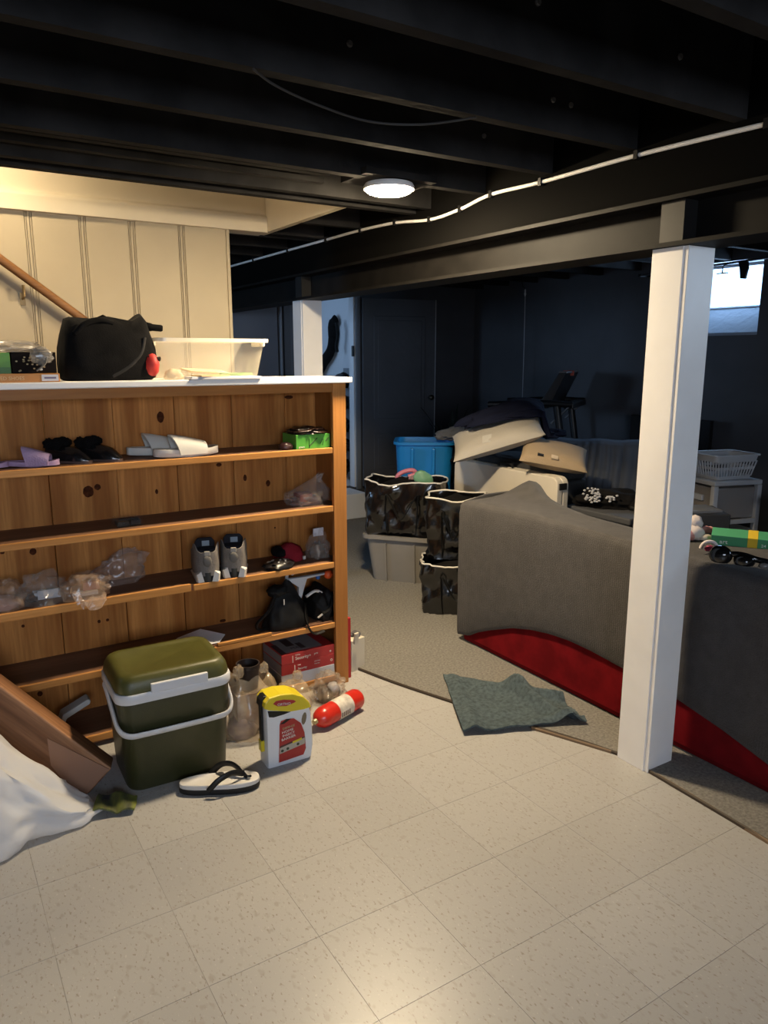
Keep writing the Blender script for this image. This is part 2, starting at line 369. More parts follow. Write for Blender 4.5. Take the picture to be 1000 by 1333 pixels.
# ---- doorway, step, utility room, door leaf
fr = struct('door_frame', B().box(DX0-.06, DX0, YB-.02, YB+.1, DZ0, DZ1+.06).box(DX1, DX1+.045, YB-.02, YB+.1, DZ0-.02, DZ1+.06).box(DX0, DX1, YB-.02, YB+.1, DZ1, DZ1+.06), [mat('frame_paint', (.16,.18,.21), .5)])
part('jamb', B().box(DX1-.018, DX1, YB, YB+.09, DZ0, DZ1), [M_whitewall], fr)
part('hinge', B().box(DX1-.03, DX1-.015, YB-.012, YB+.02, 1.52, 1.62), [M_blackplastic], fr, label='black steel hinge on the door jamb')
struct('step', B().box(2.9, 3.58, 6.02, YB, .011, DZ0), [M_whitewall], bevel=.008)
struct('utility_room', B().box(2.6, 4.5, 7.9, 8.0, .2, 2.3).box(2.55, 2.64, 6.46, 8.0, .2, 2.3).box(3.92, 4.0, 6.46, 8.0, .2, 2.3).box(2.6, 4.5, 6.46, 8.0, 2.25, 2.3).box(2.6, 4.5, YB+.1, 8.0, .15, DZ0), [M_whitewall])
def leaf(t, wdt, h):
    part('slab', B().box(0, wdt, -.018, .018, 0, h), [M_navy], t, bevel=.003)
    for (z0, z1) in ((.16, .52), (.66, h-.16)):
        part('panel', B().box(.11, wdt-.11, -.024, -.012, z0, z1).box(.15, wdt-.15, -.028, -.012, z0+.04, z1-.04), [M_navy], t, bevel=.006)
    part('edge_strip', B().box(wdt-.002, wdt+.006, -.02, .02, 0, h), [mat('pale_edge', (.30,.31,.33), .5)], t)
    part('knob', B().lathe([(.0,0),(.012,.0),(.012,.03),(.026,.04),(.028,.06),(.015,.072),(.0,.074)], 14), [mat('dark_brass', (.06,.05,.035), .35, metal=.8)], t, loc=(wdt-.06, -.018, .86), rot=(PI/2, 0, 0), smooth=60)
dl = thing('door_1', 'navy blue two panel door swung open beside the bright doorway', 'door', (DX1+.05, YB-.05, .26), -.17)
dl['kind'] = 'structure'
del dl['category']
leaf(dl, .765, 1.80)
# closed dark cupboard boards left of post
wf = struct('door_2', B().box(2.25, 2.84, YB-.03, YB, .02, 2.05), [mat('sidelit_door_paint', (.19,.195,.225), .6)], bevel=.003)  # door colour lightened to stand in for side window light
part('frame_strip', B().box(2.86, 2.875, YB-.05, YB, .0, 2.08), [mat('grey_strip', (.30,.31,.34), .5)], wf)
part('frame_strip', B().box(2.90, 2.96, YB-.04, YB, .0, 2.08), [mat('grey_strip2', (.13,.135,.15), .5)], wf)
# ---- window in the right wall
def window(name, y0, y1):
    wn = B().box(XR+.20, XR+.23, y0, y1, WZ0+.17, WZ0+.19).box(XR+.20, XR+.23, y0, y0+.022, WZ0+.19, WZ1-.022).box(XR+.20, XR+.23, y1-.022, y1, WZ0+.19, WZ1-.022).box(XR+.20, XR+.23, y0, y1, WZ1-.022, WZ1)
    f = struct(name, wn, [M_whitewall])
    gl = part('pane', B().box(XR+.213, XR+.217, y0+.02, y1-.02, WZ0+.18, WZ1-.02), [mat('pane_glass', (.9,.95,1.), .02, alpha=.08)], f)
    part('sill', B().prism([(XR-.002, WZ0-.02), (XR-.002, WZ0-.004), (XR+.22, WZ0+.20), (XR+.22, WZ0-.02)], y0, y1, 'y'), [mat('skylit_sill_paint', (.26,.30,.36), .8, bump=.4, bscale=20)], f)  # white sill toned down, with blue skylight put into its colour
    return f
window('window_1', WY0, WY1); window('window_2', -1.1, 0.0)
# ================================================================ LAMPS, CABLES
def ceiling_lamp(x, y, z, label, power):
    t = thing('ceiling_lamp', label, 'lamp', (x, y, z))
    part('rim', B().lathe([(.060,.0),(.096,-.004),(.102,-.014),(.101,-.026),(.092,-.027)], 32), [M_white], t, smooth=50)
    part('diffuser', B().lathe([(.092,-.026),(.088,-.034),(.072,-.041),(.04,-.044),(.001,-.045)], 32, caps=False), [mat('led_diffuser_%d' % power, (1,.9,.7), .5, emit=(1., .80, .52), estr=power)], t, smooth=60)
    part('junction_box', B().lathe([(.05,.02),(.05,.0)], 16), [M_blackplastic], t)
    return t
ceiling_lamp(1.715, 2.70, 2.20, 'round glowing LED lamp under the black joists beside the stair opening', 900)
ceiling_lamp(.30, 3.62, 2.62, 'round LED lamp on the stairwell ceiling above the stairs', 200)
part('lamp_board', B().box(1.55, 1.88, 2.60, 2.80, 2.2, 2.225), [M_black], cl)
# white cable stapled along the girder sill
pts = [PX(x, y, 2.158) for x, y in ((290,331),(330,320),(375,307),(425,295),(470,289),(515,290),(560,286),(600,272),(640,253),(705,237),(830,202),(1000,161),(1060,148))] + [Vector((2.158, y, 2.172)) for y in (.6, 0., -.8, -1.6, -2.5)]
pts = [Vector((q.x, q.y, min(q.z, 2.188))) for q in pts]
cb = thing('cable', 'white cable clipped along the black girder in waves', 'cable', (0, 0, 0))
part('sheath', B().tube(smooth_path(pts, 6), .0075, 8), [mat('cable_white', (.75,.73,.70), .5)], cb, smooth=60)
for q in pts[1:-1]:
    part('cable_clip', B().box(2.146, 2.168, q.y-.008, q.y+.008, q.z-.014, q.z+.014), [M_blackplastic], cb)
solo('hanging_wire', B().tube(smooth_path([PZ(x, y, z) for x, y, z in ((330,90,2.192),(360,112,2.19),(415,137,2.188),(480,158,2.185),(550,162,2.185),(620,153,2.192))], 5), .0035, 6), [mat('dusty_wire', (.03,.028,.026), .7)], 'thin dusty black wire sagging below the ceiling joists', 'wire', smooth=60)
pc = thing('pull_cord', 'pale string pull cord hanging in front of the navy wall', 'cord', (0, 0, 0))
a, c = PX(684, 376, 4.95), PX(680, 524, 4.95)
part('string', B().tube([a, ((a.x+c.x)/2+.004, (a.y+c.y)/2, (a.z+c.z)/2), c], .0035, 6), [mat('pale_string', (.35,.36,.38), .7)], pc)
part('knot', B().lathe([(.002,.05),(.008,.035),(.006,.02),(.010,.005),(.003,-.02)], 8, c=(a.x, a.y, a.z-.05)), [mat('pale_string2', (.6,.6,.62), .5)], pc)
part('hook', B().tube([a, (a.x, a.y+.03, a.z+.02), (a.x, a.y+.05, 2.21)], .004, 6), [M_blackplastic], pc)
cr = thing('curtain_rod', 'dark metal rod with a hook and clamp across the window top', 'curtain rod', (0, 0, 0))
part('rod', B().tube([(4.98, 4.15, 2.145), (4.98, 2.4, 2.185)], .008, 8), [mat('rod_metal', (.10,.10,.11), .4, metal=.6)], cr)
part('clamp', B().prism([(3.30,2.17),(3.235,2.17),(3.225,2.12),(3.24,2.045),(3.275,2.05),(3.285,2.11)], 4.97, 4.995, 'x'), [M_blackplastic], cr, bevel=.003)
part('hook', B().tube(smooth_path([(4.97,3.33,2.165),(4.965,3.40,2.15),(4.965,3.41,2.115),(4.965,3.41,2.10)], 4), .005, 6).box(4.955, 4.975, 3.37, 3.45, 2.092, 2.10), [M_blackplastic], cr)
part('holder', B().box(4.97, 5.1, 4.13, 4.15, 2.135, 2.155), [M_blackplastic], cr); part('holder', B().box(4.97, 5.1, 2.42, 2.44, 2.175, 2.195), [M_blackplastic], cr)

# ================================================================ SHELF UNIT
SF, SB = 2.91, 3.165
XLS = -.15
sh = thing('shelf_unit', 'knotty pine shelf unit with a white top crowded with shoes and bags', 'shelf unit', (0, 0, 0))
part('top_board', B().box(XLS-.02, 1.645, 2.885, 3.20, 1.407, 1.431), [M_white], sh, bevel=.004, label='white painted top board')
part('apron', B().box(XLS, 1.557, SF, SF+.018, 1.368, 1.407), [M_apron], sh, bevel=.002)
part('stile', B().box(1.557, 1.622, SF-.004, SF+.018, 0, 1.407), [M_stile], sh, bevel=.002)
part('side_panel', B().box(1.604, 1.624, SF+.018, 3.185, 0, 1.407), [M_stile], sh)
part('side_panel', B().box(XLS, XLS+.02, SF+.018, 3.185, 0, 1.407), [M_stile], sh)
ED = [XLS+.02, .17, .425, .684, .935, 1.19, 1.447, 1.604]
for a, c in zip(ED[:-1], ED[1:]):
    part('back_plank', B().box(-(c-a)/2+.0012, (c-a)/2-.0012, 0, .016, 0, 1.40), [M_pine], sh, loc=((a+c)/2, SB, .005), bevel=.003)
SZ = [1.125, .862, .60, .316]
for z in SZ:
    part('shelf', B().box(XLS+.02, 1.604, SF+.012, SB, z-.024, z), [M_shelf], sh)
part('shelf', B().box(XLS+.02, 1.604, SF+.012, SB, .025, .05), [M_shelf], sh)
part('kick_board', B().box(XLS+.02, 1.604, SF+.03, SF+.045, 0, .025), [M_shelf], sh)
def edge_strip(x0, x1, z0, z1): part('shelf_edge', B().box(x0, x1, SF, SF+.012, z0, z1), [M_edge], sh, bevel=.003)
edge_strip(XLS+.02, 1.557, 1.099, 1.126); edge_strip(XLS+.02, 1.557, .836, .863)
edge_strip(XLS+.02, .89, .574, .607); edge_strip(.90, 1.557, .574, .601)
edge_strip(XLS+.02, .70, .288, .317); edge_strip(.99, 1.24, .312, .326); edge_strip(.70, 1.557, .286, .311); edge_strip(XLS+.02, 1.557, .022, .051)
def knot(px, py, rx, rz):
    q = PY(px, py, SB); b = B()
    n = 20; P = [(rx*math.cos(2*PI*k/n)*(1+.12*random.random()), rz*math.sin(2*PI*k/n)*(1+.12*random.random())) for k in range(n)]
    b.prism(P, -.0006, .002, 'y'); part('wood_knot', b, [M_knot], sh, loc=(q.x, SB, q.z))
for k in ((209,543,.014,.022),(115,640,.02,.022),(127,634,.012,.012),(319,622,.008,.014),(349,629,.010,.014),(376,517,.02,.008),(43,718,.012,.013),(285,605,.012,.008),(358,687,.004,.004),(30,815,.006,.006),(129,809,.006,.007),(140,807,.006,.006),(52,903,.010,.011),(204,640,.006,.01),(3,719,.008,.007),(290,808,.014,.007)): knot(*k)

# ---- on the white top (z = 1.431)
TZ = 1.431
def cardboard(name, w, d, h, mats, label, cat, loc, rotz=0, bevel=.0015, group=None):
    t = thing(name, label, cat, loc, rotz, group)
    part('carton', B().box(-w/2, w/2, -d/2, d/2, 0, h), mats, t, bevel=bevel)
    return t
ob = cardboard('flat_box', .42, .24, .030, [mat('orange_card', (.48,.20,.04), .5)], 'flat orange cardboard box lying under the green and black cartons', 'box', (.248, 3.03, TZ))
part('price_sticker', B().box(.15, .205, -.1212, -.118, .004, .026), [mat('sticker_white', (.6,.58,.62), .5)], ob, label='white sticker')
part('barcode', B().box(.158, .197, -.1217, -.119, .012, .018), [mat('bar_purple', (.15,.12,.2), .5)], ob)
text('MOLDED SHOES', .017, mat('print_cream', (.65,.45,.2), .6), ob, (-.03, -.1205, .009), (PI/2, 0, 0))
gc = cardboard('green_carton', .26, .16, .072, [mat('green_card', (.11,.30,.035), .5)], 'bright green carton with white print on the flat orange box', 'carton', (.176, 3.02, TZ+.030))
text('A', .05, mat('print_white', (.7,.72,.68), .6), gc, (.045, -.0805, .028), (PI/2, 0, 0))
text('natural', .013, MATS['print_white'], gc, (.055, -.0805, .010), (PI/2, 0, 0))
part('band', B().box(-.13, .13, -.0804, -.079, .0, .022), [mat('green_dark', (.055,.17,.03), .5)], gc)
bc = cardboard('patterned_carton', .145, .15, .074, [mat('black_card', (.010,.007,.006), .8, spec=.1)], 'black carton with gold floral print between green carton and tote bag', 'carton', (.383, 3.02, TZ+.030))
for k in range(26):
    u, v = random.gauss(-.015, .028), random.gauss(.042, .016)
    if abs(u) < .07 and .008 < v < .068:
        part('gold_flower', B().prism([(u+.004*math.cos(2*PI*i/6+k), v+.003*math.sin(2*PI*i/6+k)) for i in range(6)], -.0758, -.0745, 'y'), [mat('gold_print', (.42,.30,.14), .5)], bc)
for u, v in ((.02,.014),(.03,.030),(.038,.048)):
    part('white_dot', B().prism([(u+.006*math.cos(2*PI*i/10), v+.004*math.sin(2*PI*i/10)) for i in range(10)], -.0758, -.0745, 'y'), [MATS['print_white']], bc)
M_greybag = film_mat('grey_plastic_film', (.36,.33,.30), .75, rough=.25, scale=7)
def drape(p, d):
    e = max(0, p.x-.10); return Vector((p.x, p.y, p.z - 1.1*e*e*3))
gb = thing('plastic_bag', 'grey plastic bag slumped over the green and black cartons', 'bag', (.235, 3.02, TZ+.1035))
part('film', B().blob(.185, .095, .028, .25, 2.5, 3, 4, True, ridge=.25, rfr=4, lift=.5), [M_greybag], gb, smooth=80)
part('tail', B().blob(.036, .018, .028, .25, 3, 5, 3, False, ridge=.3, rfr=5, c=(.172, -.092, -.012)), [M_greybag], gb, smooth=80)
part('strap', B().tube(smooth_path([(.185,-.098,-.02),(.178,-.100,-.042),(.150,-.098,-.064)], 5), .016, 6, flat=.2), [mat('grey_webbing', (.25,.24,.22), .7)], gb)
# tote bag
tp = thing('tote_bag', 'slouching black fabric tote bag with a red side pocket on the white top', 'bag', (.650, 3.04, TZ))
def totefn(p, d):
    k = 1 - .32*max(0, p.z)/.24
    return Vector((p.x*(1.06*k+.04) - .0*p.z, p.y*k, min(p.z, .235 + .02*math.sin(p.x*40))))
b = B(); N = 28; rings = []
prof = [(.0,.155,.085,0),(.012,.170,.092,0),(.06,.174,.095,.004),(.12,.168,.088,.006),(.17,.160,.078,.004),(.205,.145,.060,.006),(.226,.128,.040,.008)]
for i, (z, rx, ry, ox) in enumerate(prof):
    R = []
    for k in range(N):
        a = 2*PI*k/N; c_, s_ = math.cos(a), math.sin(a)
        e = .42
        x = rx*math.copysign(abs(c_)**e, c_)+ox; y = ry*math.copysign(abs(s_)**e, s_)
        nn = noise.noise(Vector((x*14, y*14, z*12)))
        zz = z + (.020*nn + .014*math.sin(x*42+1.9) if i >= 5 else 0)
        R.append((x*(1+.07*nn), y*(1+.14*nn), max(zz, 0)))
    rings.append(R)
b.loft(rings, True, True)
M_blackcloth = mat('black_canvas', (.0055,.005,.005), .9, spec=.12, var=.3, vscale=20, bump=.12, bscale=200)
part('body', b, [M_blackcloth], tp, smooth=70)
part('red_pocket', B().blob(.034, .052, .052, .06, 3, 8, 3, False, c=(.150, -.050, .058)), [mat('red_nylon', (.42,.018,.014), .6)], tp, smooth=70, label='red side pocket')
part('pocket_strap', B().tube(smooth_path([(.135,-.083,.085),(.165,-.085,.078),(.188,-.06,.08)], 4), .009, 6, flat=.4), [M_blackcloth], tp)
part('handle', B().tube(smooth_path([(.10,-.01,.205),(.135,-.02,.207),(.165,-.03,.200),(.212,-.035,.196)], 5), [.016]*11+[.013]*4+[.010], 8, flat=.5), [M_blackcloth], tp, smooth=60)
part('handle', B().tube(smooth_path([(-.12,-.07,.17),(-.085,-.075,.205),(-.03,-.065,.222),(.02,-.06,.21)], 5), .010, 8, flat=.6), [M_blackcloth], tp, smooth=60)
part('side_seam', B().tube(smooth_path([(.0,-.088,.015),(.06,-.092,.05),(.11,-.088,.10),(.13,-.078,.16)], 5), .006, 6, flat=.4), [mat('charcoal_canvas', (.011,.009,.0085), .85)], tp, smooth=60)
# clear storage bin
M_clear = mat('cloudy_clear_plastic', (.70,.63,.50), .3, alpha=.26, var=.05)
cbn = thing('storage_bin', 'cloudy clear plastic storage bin holding papers on the white top', 'bin', (1.06, 3.087, TZ))
b = B(); r0 = rrect(.385, .19, .03); r1 = rrect(.445, .235, .035)
b.loft([ring(r0, 0), ring(r1, .150)], True, False)
part('tub', b, [M_clear], cbn, smooth=40)
b = B(); b.loft([ring(rrect(.445,.235,.035), .146), ring(rrect(.475,.262,.04), .146), ring(rrect(.475,.262,.04), .160), ring(rrect(.440,.230,.035), .160)], False, False)
part('rim', b, [mat('cloudy_rim', (.9,.82,.66), .3, alpha=.85)], cbn, smooth=40)
for sx in (-1, 1): part('grip', B().box(sx*.232-.012, sx*.232+.012, -.05, .05, .130, .148), [MATS['cloudy_rim']], cbn, bevel=.004)
solo('green_pad', B().box(-.07, .07, -.05, .05, 0, .018), [mat('green_paper', (.25,.46,.15), .7)], 'green paper pad lying inside the clear bin', 'paper pad', (1.165, 3.072, TZ+.003), (0, 0, .05))
solo('card_folder', B().box(-.09, .09, -.05, .05, 0, .008), [mat('tan_card', (.62,.46,.27), .7)], 'tan card folder leaning inside the clear bin', 'folder', (1.055, 3.087, TZ+.024), (.12, .06, .1))
solo('paper_stack', B().box(-.145, .145, -.045, .045, 0, .006).box(-.14, .15, -.04, .05, .006, .011), [mat('white_paper', (.55,.55,.60), .7)], 'thin stack of white papers on the white top before the clear bin', 'paper', (1.07, 2.925, TZ), bevel=.001)
solo('booklet', B().box(-.065, .065, -.04, .04, 0, .006), [mat('kraft_paper', (.52,.38,.2), .7)], 'tan booklet resting tilted on the white paper stack', 'booklet', (1.02, 2.928, TZ+.011), (0, 0, .22))
solo('wrapped_parcel', B().blob(.035, .03, .028, .2, 3, 4, 3, True, ridge=.2), [mat('clear_wrap', (.75,.62,.42), .2, alpha=.5)], 'crumpled clear wrapper beside the white paper stack', 'wrapper', (.875, 2.94, TZ), smooth=80)

# ---- footwear
def sole_outline(L, W, n=28, inward=1):
    P = []
    for k in range(n):
        a = 2*PI*k/n; y = math.cos(a)*L/2; s = math.sin(a)
        t = y/L+.5                                     # 0 heel .. 1 toe
        hw = W/2*(.74+.26*t) * (1-.10*math.exp(-((t-.42)/.16)**2))
        x = hw*math.copysign(abs(s)**.75, s) + inward*.012*math.sin(t*PI)*0
        P.append((x, y))
    return P
def slide(name, L, W, th, sm, um, label, loc, rotz, group, band=(.40,.82), hgt=.055, heel=.0):
    t = thing(name, label, 'sandal', loc, rotz, group)
    o = sole_outline(L, W, 36)
    def zt(y): u = y/L+.5; return th*(1.0+.45*max(0, .35-u)) + .006*max(0, u-.85)/.15
    b = B(); b.loft([[(x*.90, y*.95, .003*abs(y/L)*4) for x, y in o], [(x*.99, y, th*.25) for x, y in o], [(x, y*1.0, zt(y)*.8) for x, y in o], [(x*.98, y*.99, zt(y)) for x, y in o], [(x*.90, y*.94, zt(y)) for x, y in o], [(x*.78, y*.84, zt(y)-.006) for x, y in o], [(x*.3, y*.5, zt(y)-.008) for x, y in o]])
    part('sole', b, [sm], t, smooth=60)
    b = B()
    def fn(u, v):
        a = PI*u; top = math.sin(a)
        y0 = (band[0] - .10*top)*L; y1 = (band[1] + .02*top)*L                  # back edge leans to the heel over the instep
        y = y0+(y1-y0)*v - L/2; t_ = y/L+.5
        hw = W/2*(.80+.24*t_)*(1.0-.06*v); hh = hgt*(1-.55*v**1.3)
        return (-math.cos(a)*hw*(1+.03*top), y, th*.35+(th*.65+hh)*top**.75)
    b.grid(fn, 20, 10); part('strap', b, [um], t, smooth=60, solid=.008)
    return t
M_lilac = mat('lilac_foam', (.40,.27,.43), .65, var=.06); M_lilac2 = mat('lilac_strap', (.46,.32,.50), .8, var=.08, bump=.4, bscale=200)
q = PY(44, 600, 3.0); z1 = SZ[0]
G = 'lilac sandals on the top shelf'
slide('slide_sandal', .18, .08, .020, M_lilac, M_lilac2, 'lilac slide sandal beside the furry black slippers', (q.x-.004, 2.985, z1), -PI/2-.35, G)
slide('slide_sandal', .18, .08, .020, M_lilac, M_lilac2, 'lilac slide sandal on the far side of its pair from the slippers', (q.x-.172, 3.015, z1), -PI/2-.2, G)
M_wfoam = mat('white_foam', (.62,.60,.55), .6, var=.04)
q = PY(243, 585, 2.97)
slide('slide_sandal', .27, .11, .032, M_wfoam, M_wfoam, 'chunky white slide sandal lying in front of its pair on the shelf', (q.x, 2.975, z1), -PI/2+.10, 'white slides on the top shelf', band=(.34,.76), hgt=.060)
slide('slide_sandal', .27, .11, .032, M_wfoam, M_wfoam, 'chunky white slide sandal lying behind its pair, against the planks', (q.x-.075, 3.085, z1), -PI/2+.02, 'white slides on the top shelf', band=(.34,.76), hgt=.060)
M_fur = mat('black_fur', (.006,.0055,.006), .95, spec=.15, bump=1., bscale=180); M_patent = mat('black_patent', (.008,.008,.009), .18, spec=.6)
def slipper(px, py, y, label):
    q = PY(px, py, y); t = thing('slipper', label, 'slipper', (q.x, y, z1), -PI/2-.80, 'furry black slippers on the top shelf'); t.scale = (.86, .86, .9)
    L, W = .215, .088; o = sole_outline(L, W)
    part('sole', B().loft([[(x, yy, 0) for x, yy in o], [(x, yy, .012) for x, yy in o]]), [mat('pinkish_sole', (.10,.06,.05), .6)], t, smooth=50)
    b = B()
    def fn(u, v):
        yy = (-.46+.95*v)*L; a = PI*u; k = math.sin(min(1, (1-v)*3.2)*PI/2)
        hw = W/2*(.80+.2*v)*(.35+.65*k); h = (.078-.045*v)*k+.006
        return (-math.cos(a)*hw, yy, .010+h*math.sin(a)**.7)
    b.grid(fn, 14, 16); part('upper', b, [M_patent], t, smooth=60)
    for c in ((.030,-.075,.078),(-.030,-.075,.078),(0,-.098,.075),(.03,-.040,.080),(-.03,-.040,.080),(0,-.03,.082)):
        part('fur_tuft', B().blob(.025, .025, .022, .25, 6, c[1]*50, 3, False, c=c, ridge=.25, rfr=14), [M_fur], t, smooth=80)
    return t
slipper(91, 596, 3.03, 'furry black slipper next to the lilac sandal'); slipper(131, 594, 3.02, 'furry black slipper next to the white slides')
# green box with dark pouch
q = PY(404, 577, 2.96)
gx_ = cardboard('green_box', .165, .14, .062, [mat('lime_card', (.085,.36,.045), .45)], 'lime green box with black line print near the right shelf end', 'box', (q.x, 3.0, z1))
for (u0, v0, u1, v1) in ((-.02,.004,-.02,.045),(-.02,.012,.02,.046),(.035,.02,.045,.04),(.045,.012,.05,.04),(.06,.03,.075,.045)):
    part('black_line', B().tube([(u0,-.0705,v0),(u1,-.0705,v1)], .0016, 4), [M_dark], gx_)
text('green', .012, MATS['print_white'], gx_, (-.07, -.0705, .006), (PI/2, 0, 0))
solo('dark_pouch', B().blob(.085, .055, .020, .3, 3, 11, 4, True, ridge=.35, rfr=4), [mat('dark_brown_film', (.025,.012,.009), .3)], 'crumpled dark brown pouch lying on the lime green box', 'pouch', (q.x-.005, 2.985, z1+.061), smooth=80)
q = PY(377, 580, 2.97)
solo('coin_purse', B().blob(.032, .03, .02, .2, 3, 2, 3, True), [mat('dark_maroon', (.03,.012,.014), .35)], 'small dark maroon coin purse beside the lime green box', 'purse', (q.x-.022, 2.962, z1), smooth=80)

# ---- second shelf
z2 = SZ[1]; q = PY(168, 680, 2.97)
bl = thing('blister_pack', 'small clear blister pack with black parts alone on the second shelf', 'package', (q.x, 3.0, z2), .05)
part('shell', B().box(-.052, .052, -.035, .035, 0, .036), [mat('clear_shell', (.5,.45,.42), .1, alpha=.05)], bl, bevel=.006)
part('contents', B().box(-.044, .0, -.03, .02, .004, .022).box(.006, .044, -.03, .015, .004, .026).tube([(-.04,-.02,.03),(.04,-.02,.028)], .005, 6), [M_blackplastic], bl, bevel=.003)
M_cleanbag = film_mat('clear_film', (.66,.60,.55), .25)
M_tanclear = film_mat('tan_clear_film', (.66,.47,.34), .36)
def film_bag(name, label, loc, r, film, seed, rotz=0, ridge=.35, rfr=3.5, sub=4, top=None, contents=(), group=None, amp=.25, crease=60):
    t = thing(name, label, 'bag', loc, rotz, group)
    fn = top
    part('film', B().blob(r[0], r[1], r[2], amp, 2.2, seed, sub, True, ridge=ridge, rfr=rfr, fn=fn), [film], t, smooth=crease)
    for k, (nm, b, m) in enumerate(contents): part(nm, b, [m], t, smooth=60)
    return t
def pinch(zc, k=.8, lean=0.):
    def fn(p, d):
        s = 1-k*max(0, min(1, (p.z-zc)/(zc*.9))); return Vector((p.x*s+lean*max(0, p.z-zc), p.y*s, p.z))
    return fn
M_redthing = mat('red_plastic', (.22,.02,.018), .4); M_metal = mat('tarnished_metal', (.75,.73,.70), .3, metal=.5)
q = PY(407, 655, 2.98)
film_bag('plastic_bag', 'clear plastic bag holding a red packet on the second shelf', (q.x-.014, 3.01, z2), (.092, .06, .085), M_cleanbag, 21, top=pinch(.06, .65, .9), contents=[
    ('red_packet', B().box(-.05, .012, -.035, .03, .02, .055), M_redthing), ('crumpled_wrap', B().blob(.075, .045, .028, .2, 4, 3, 3, True, ridge=.4, rfr=6), mat('mauve_wrap', (.20,.12,.12), .3, alpha=.7))])
# ---- third shelf
z3 = SZ[2]
def xat(px, py, Y): return PY(px, py, Y).x
film_bag('plastic_bag', 'tan translucent plastic bag with pink cloth inside on the third shelf', (xat(5,790,2.95)-.002, 3.005, z3), (.074, .070, .066), M_tanclear, 31, contents=[('pink_cloth', B().blob(.06,.05,.03,.2,3,3,3,True), mat('pink_cloth', (.42,.27,.24), .8))])
film_bag('plastic_bag', 'clear crumpled plastic bag with a pale blue folded leaflet inside', (xat(58,780,2.95), 3.003, z3), (.078, .070, .075), M_cleanbag, 33, contents=[
    ('leaflet', B().box(-.03, .05, -.02, .02, .03, .045).box(-.02, .06, -.03, -.02, .02, .055), mat('pale_blue_paper', (.42,.46,.52), .6)), ('dark_part', B().blob(.03,.03,.02,.2,3,6,3,True,c=(-.03,0,.01)), M_blackplastic)])
film_bag('plastic_bag', 'amber plastic bag hanging over the third shelf edge with flat packets', (xat(115,785,2.93), 2.952, z3+.008), (.084, .066, .060), M_tanclear, 37, ridge=.4, top=lambda p, d: Vector((p.x, p.y, p.z - .055*min(1, max(0, -p.y-.049)/.014))), contents=[
    ('packet', B().box(-.05, .04, -.02, .02, .012, .026), mat('grey_packet', (.30,.28,.28), .4)), ('red_packet', B().box(-.01, .05, .0, .035, .026, .058), mat('dull_red', (.25,.06,.05), .5))])
film_bag('plastic_bag', 'grey plastic bag leaning back against the planks on the third shelf', (xat(153,770,3.07), 3.10, z3), (.105, .042, .095), film_mat('smoky_film', (.50,.38,.32), .42), 41, top=lambda p, d: Vector((p.x+.6*max(0, p.z-.05), p.y, p.z*.9)))
# grey high-top sneakers seen from the heel
M_suede = mat('grey_suede', (.17,.15,.135), .85, var=.15, vscale=30, bump=.3, bscale=200); M_wrub = mat('white_rubber', (.62,.60,.57), .5); M_drub = mat('dark_rubber', (.025,.027,.027), .5)
M_lin = mat('navy_lining', (.012,.012,.018), .9)
def sneaker(px, py, label, rz):
    q = PY(px, py, 2.915); t = thing('sneaker', label, 'sneaker', (q.x, 3.028, z3), rz, 'grey sneakers with heels over the shelf edge'); t.scale = (1.18, .93, 1.24)
    L, W = .26, .092
    # sole, heel at -y
    o = sole_outline(L, W)
    part('outsole', B().loft([[(x*.72, y*.985, 0) for x, y in o], [(x*.80, y, .012) for x, y in o], [(x*.86, y, .034) for x, y in o]]), [M_drub], t, smooth=50)
    for sx in (-1, 1):
        b = B(); sec = []
        for k in range(9):
            y = -L/2-.004+.20*k/8*L*3.2; hw = W/2*(.74+.26*(y/L+.5))
            x = sx*hw*(.80 if k == 0 else 1.0)
            sec.append([(x+.006*sx, y, .002), (x+.010*sx, y, .030-.002*k), (x-.004*sx, y, .040-.002*k), (x-.014*sx, y, .004)])
        b.loft(sec); part('midsole', b, [M_wrub], t, smooth=40)
    # upper: closed heel, open collar
    b = B(); ringn = 24; rr = []
    for z, sc, h in ((.022,1.0,0),(.045,1.06,0),(.07,1.05,0),(.09,1.04,0),(.102,1.06,0)):
        R = []
        for k in range(ringn):
            a = 2*PI*k/ringn; ca = math.cos(a); y = -math.copysign(abs(ca)**.72, ca)*L*.49; s = math.sin(a); tt = y/L+.5
            yy = y if tt < .55 else (.05*L+(y-.05*L)*(1-.9*(z-.022)/.09*.9))
            hw = W/2*(.98+.06*tt)*sc*(1-.25*max(0, tt-.6)*((z-.02)/.07))
            zz = z + (.046*math.exp(-((tt-.15)/.10)**2)*abs(s)**1.6 - .030*max(0, tt-.35) if z > .1 else 0)
            R.append((hw*math.copysign(abs(s)**.55, s), yy, zz))
        rr.append(R)
    b.loft(rr, True, False); part('upper', b, [M_suede], t, smooth=60, solid=.004)
    part('lining', B().lathe([(.038,.085),(.037,.104),(.030,.108),(.001,.096)], 16, c=(0, -.062, 0)), [M_lin], t, smooth=60)
    part('tongue', B().prism([(-.034,.08),(.034,.08),(.036,.122),(.024,.136),(-.024,.136),(-.036,.122)], -.022, -.008, 'y'), [M_lin], t, bevel=.004)
    part('tongue_label', B().box(-.010, .016, -.0235, -.022, .108, .126), [mat('pale_tag', (.28,.33,.38), .6)], t)
    part('heel_patch', B().blob(.016, .006, .020, .05, 2, 1, 2, False, c=(0, -L/2-.001, .074)), [mat('dark_grey_suede', (.13,.12,.11), .8)], t, smooth=60)
    part('heel_tab', B().box(-.010, .010, -L/2-.002, -L/2+.006, .092, .108), [mat('white_tab', (.34,.31,.27), .7)], t, bevel=.002)
    return t
sneaker(280, 762, 'grey suede sneaker nearer the crumpled plastic bags on the third shelf', -.24)
sneaker(318, 755, 'grey suede sneaker standing next to the dark red cap', -.36)
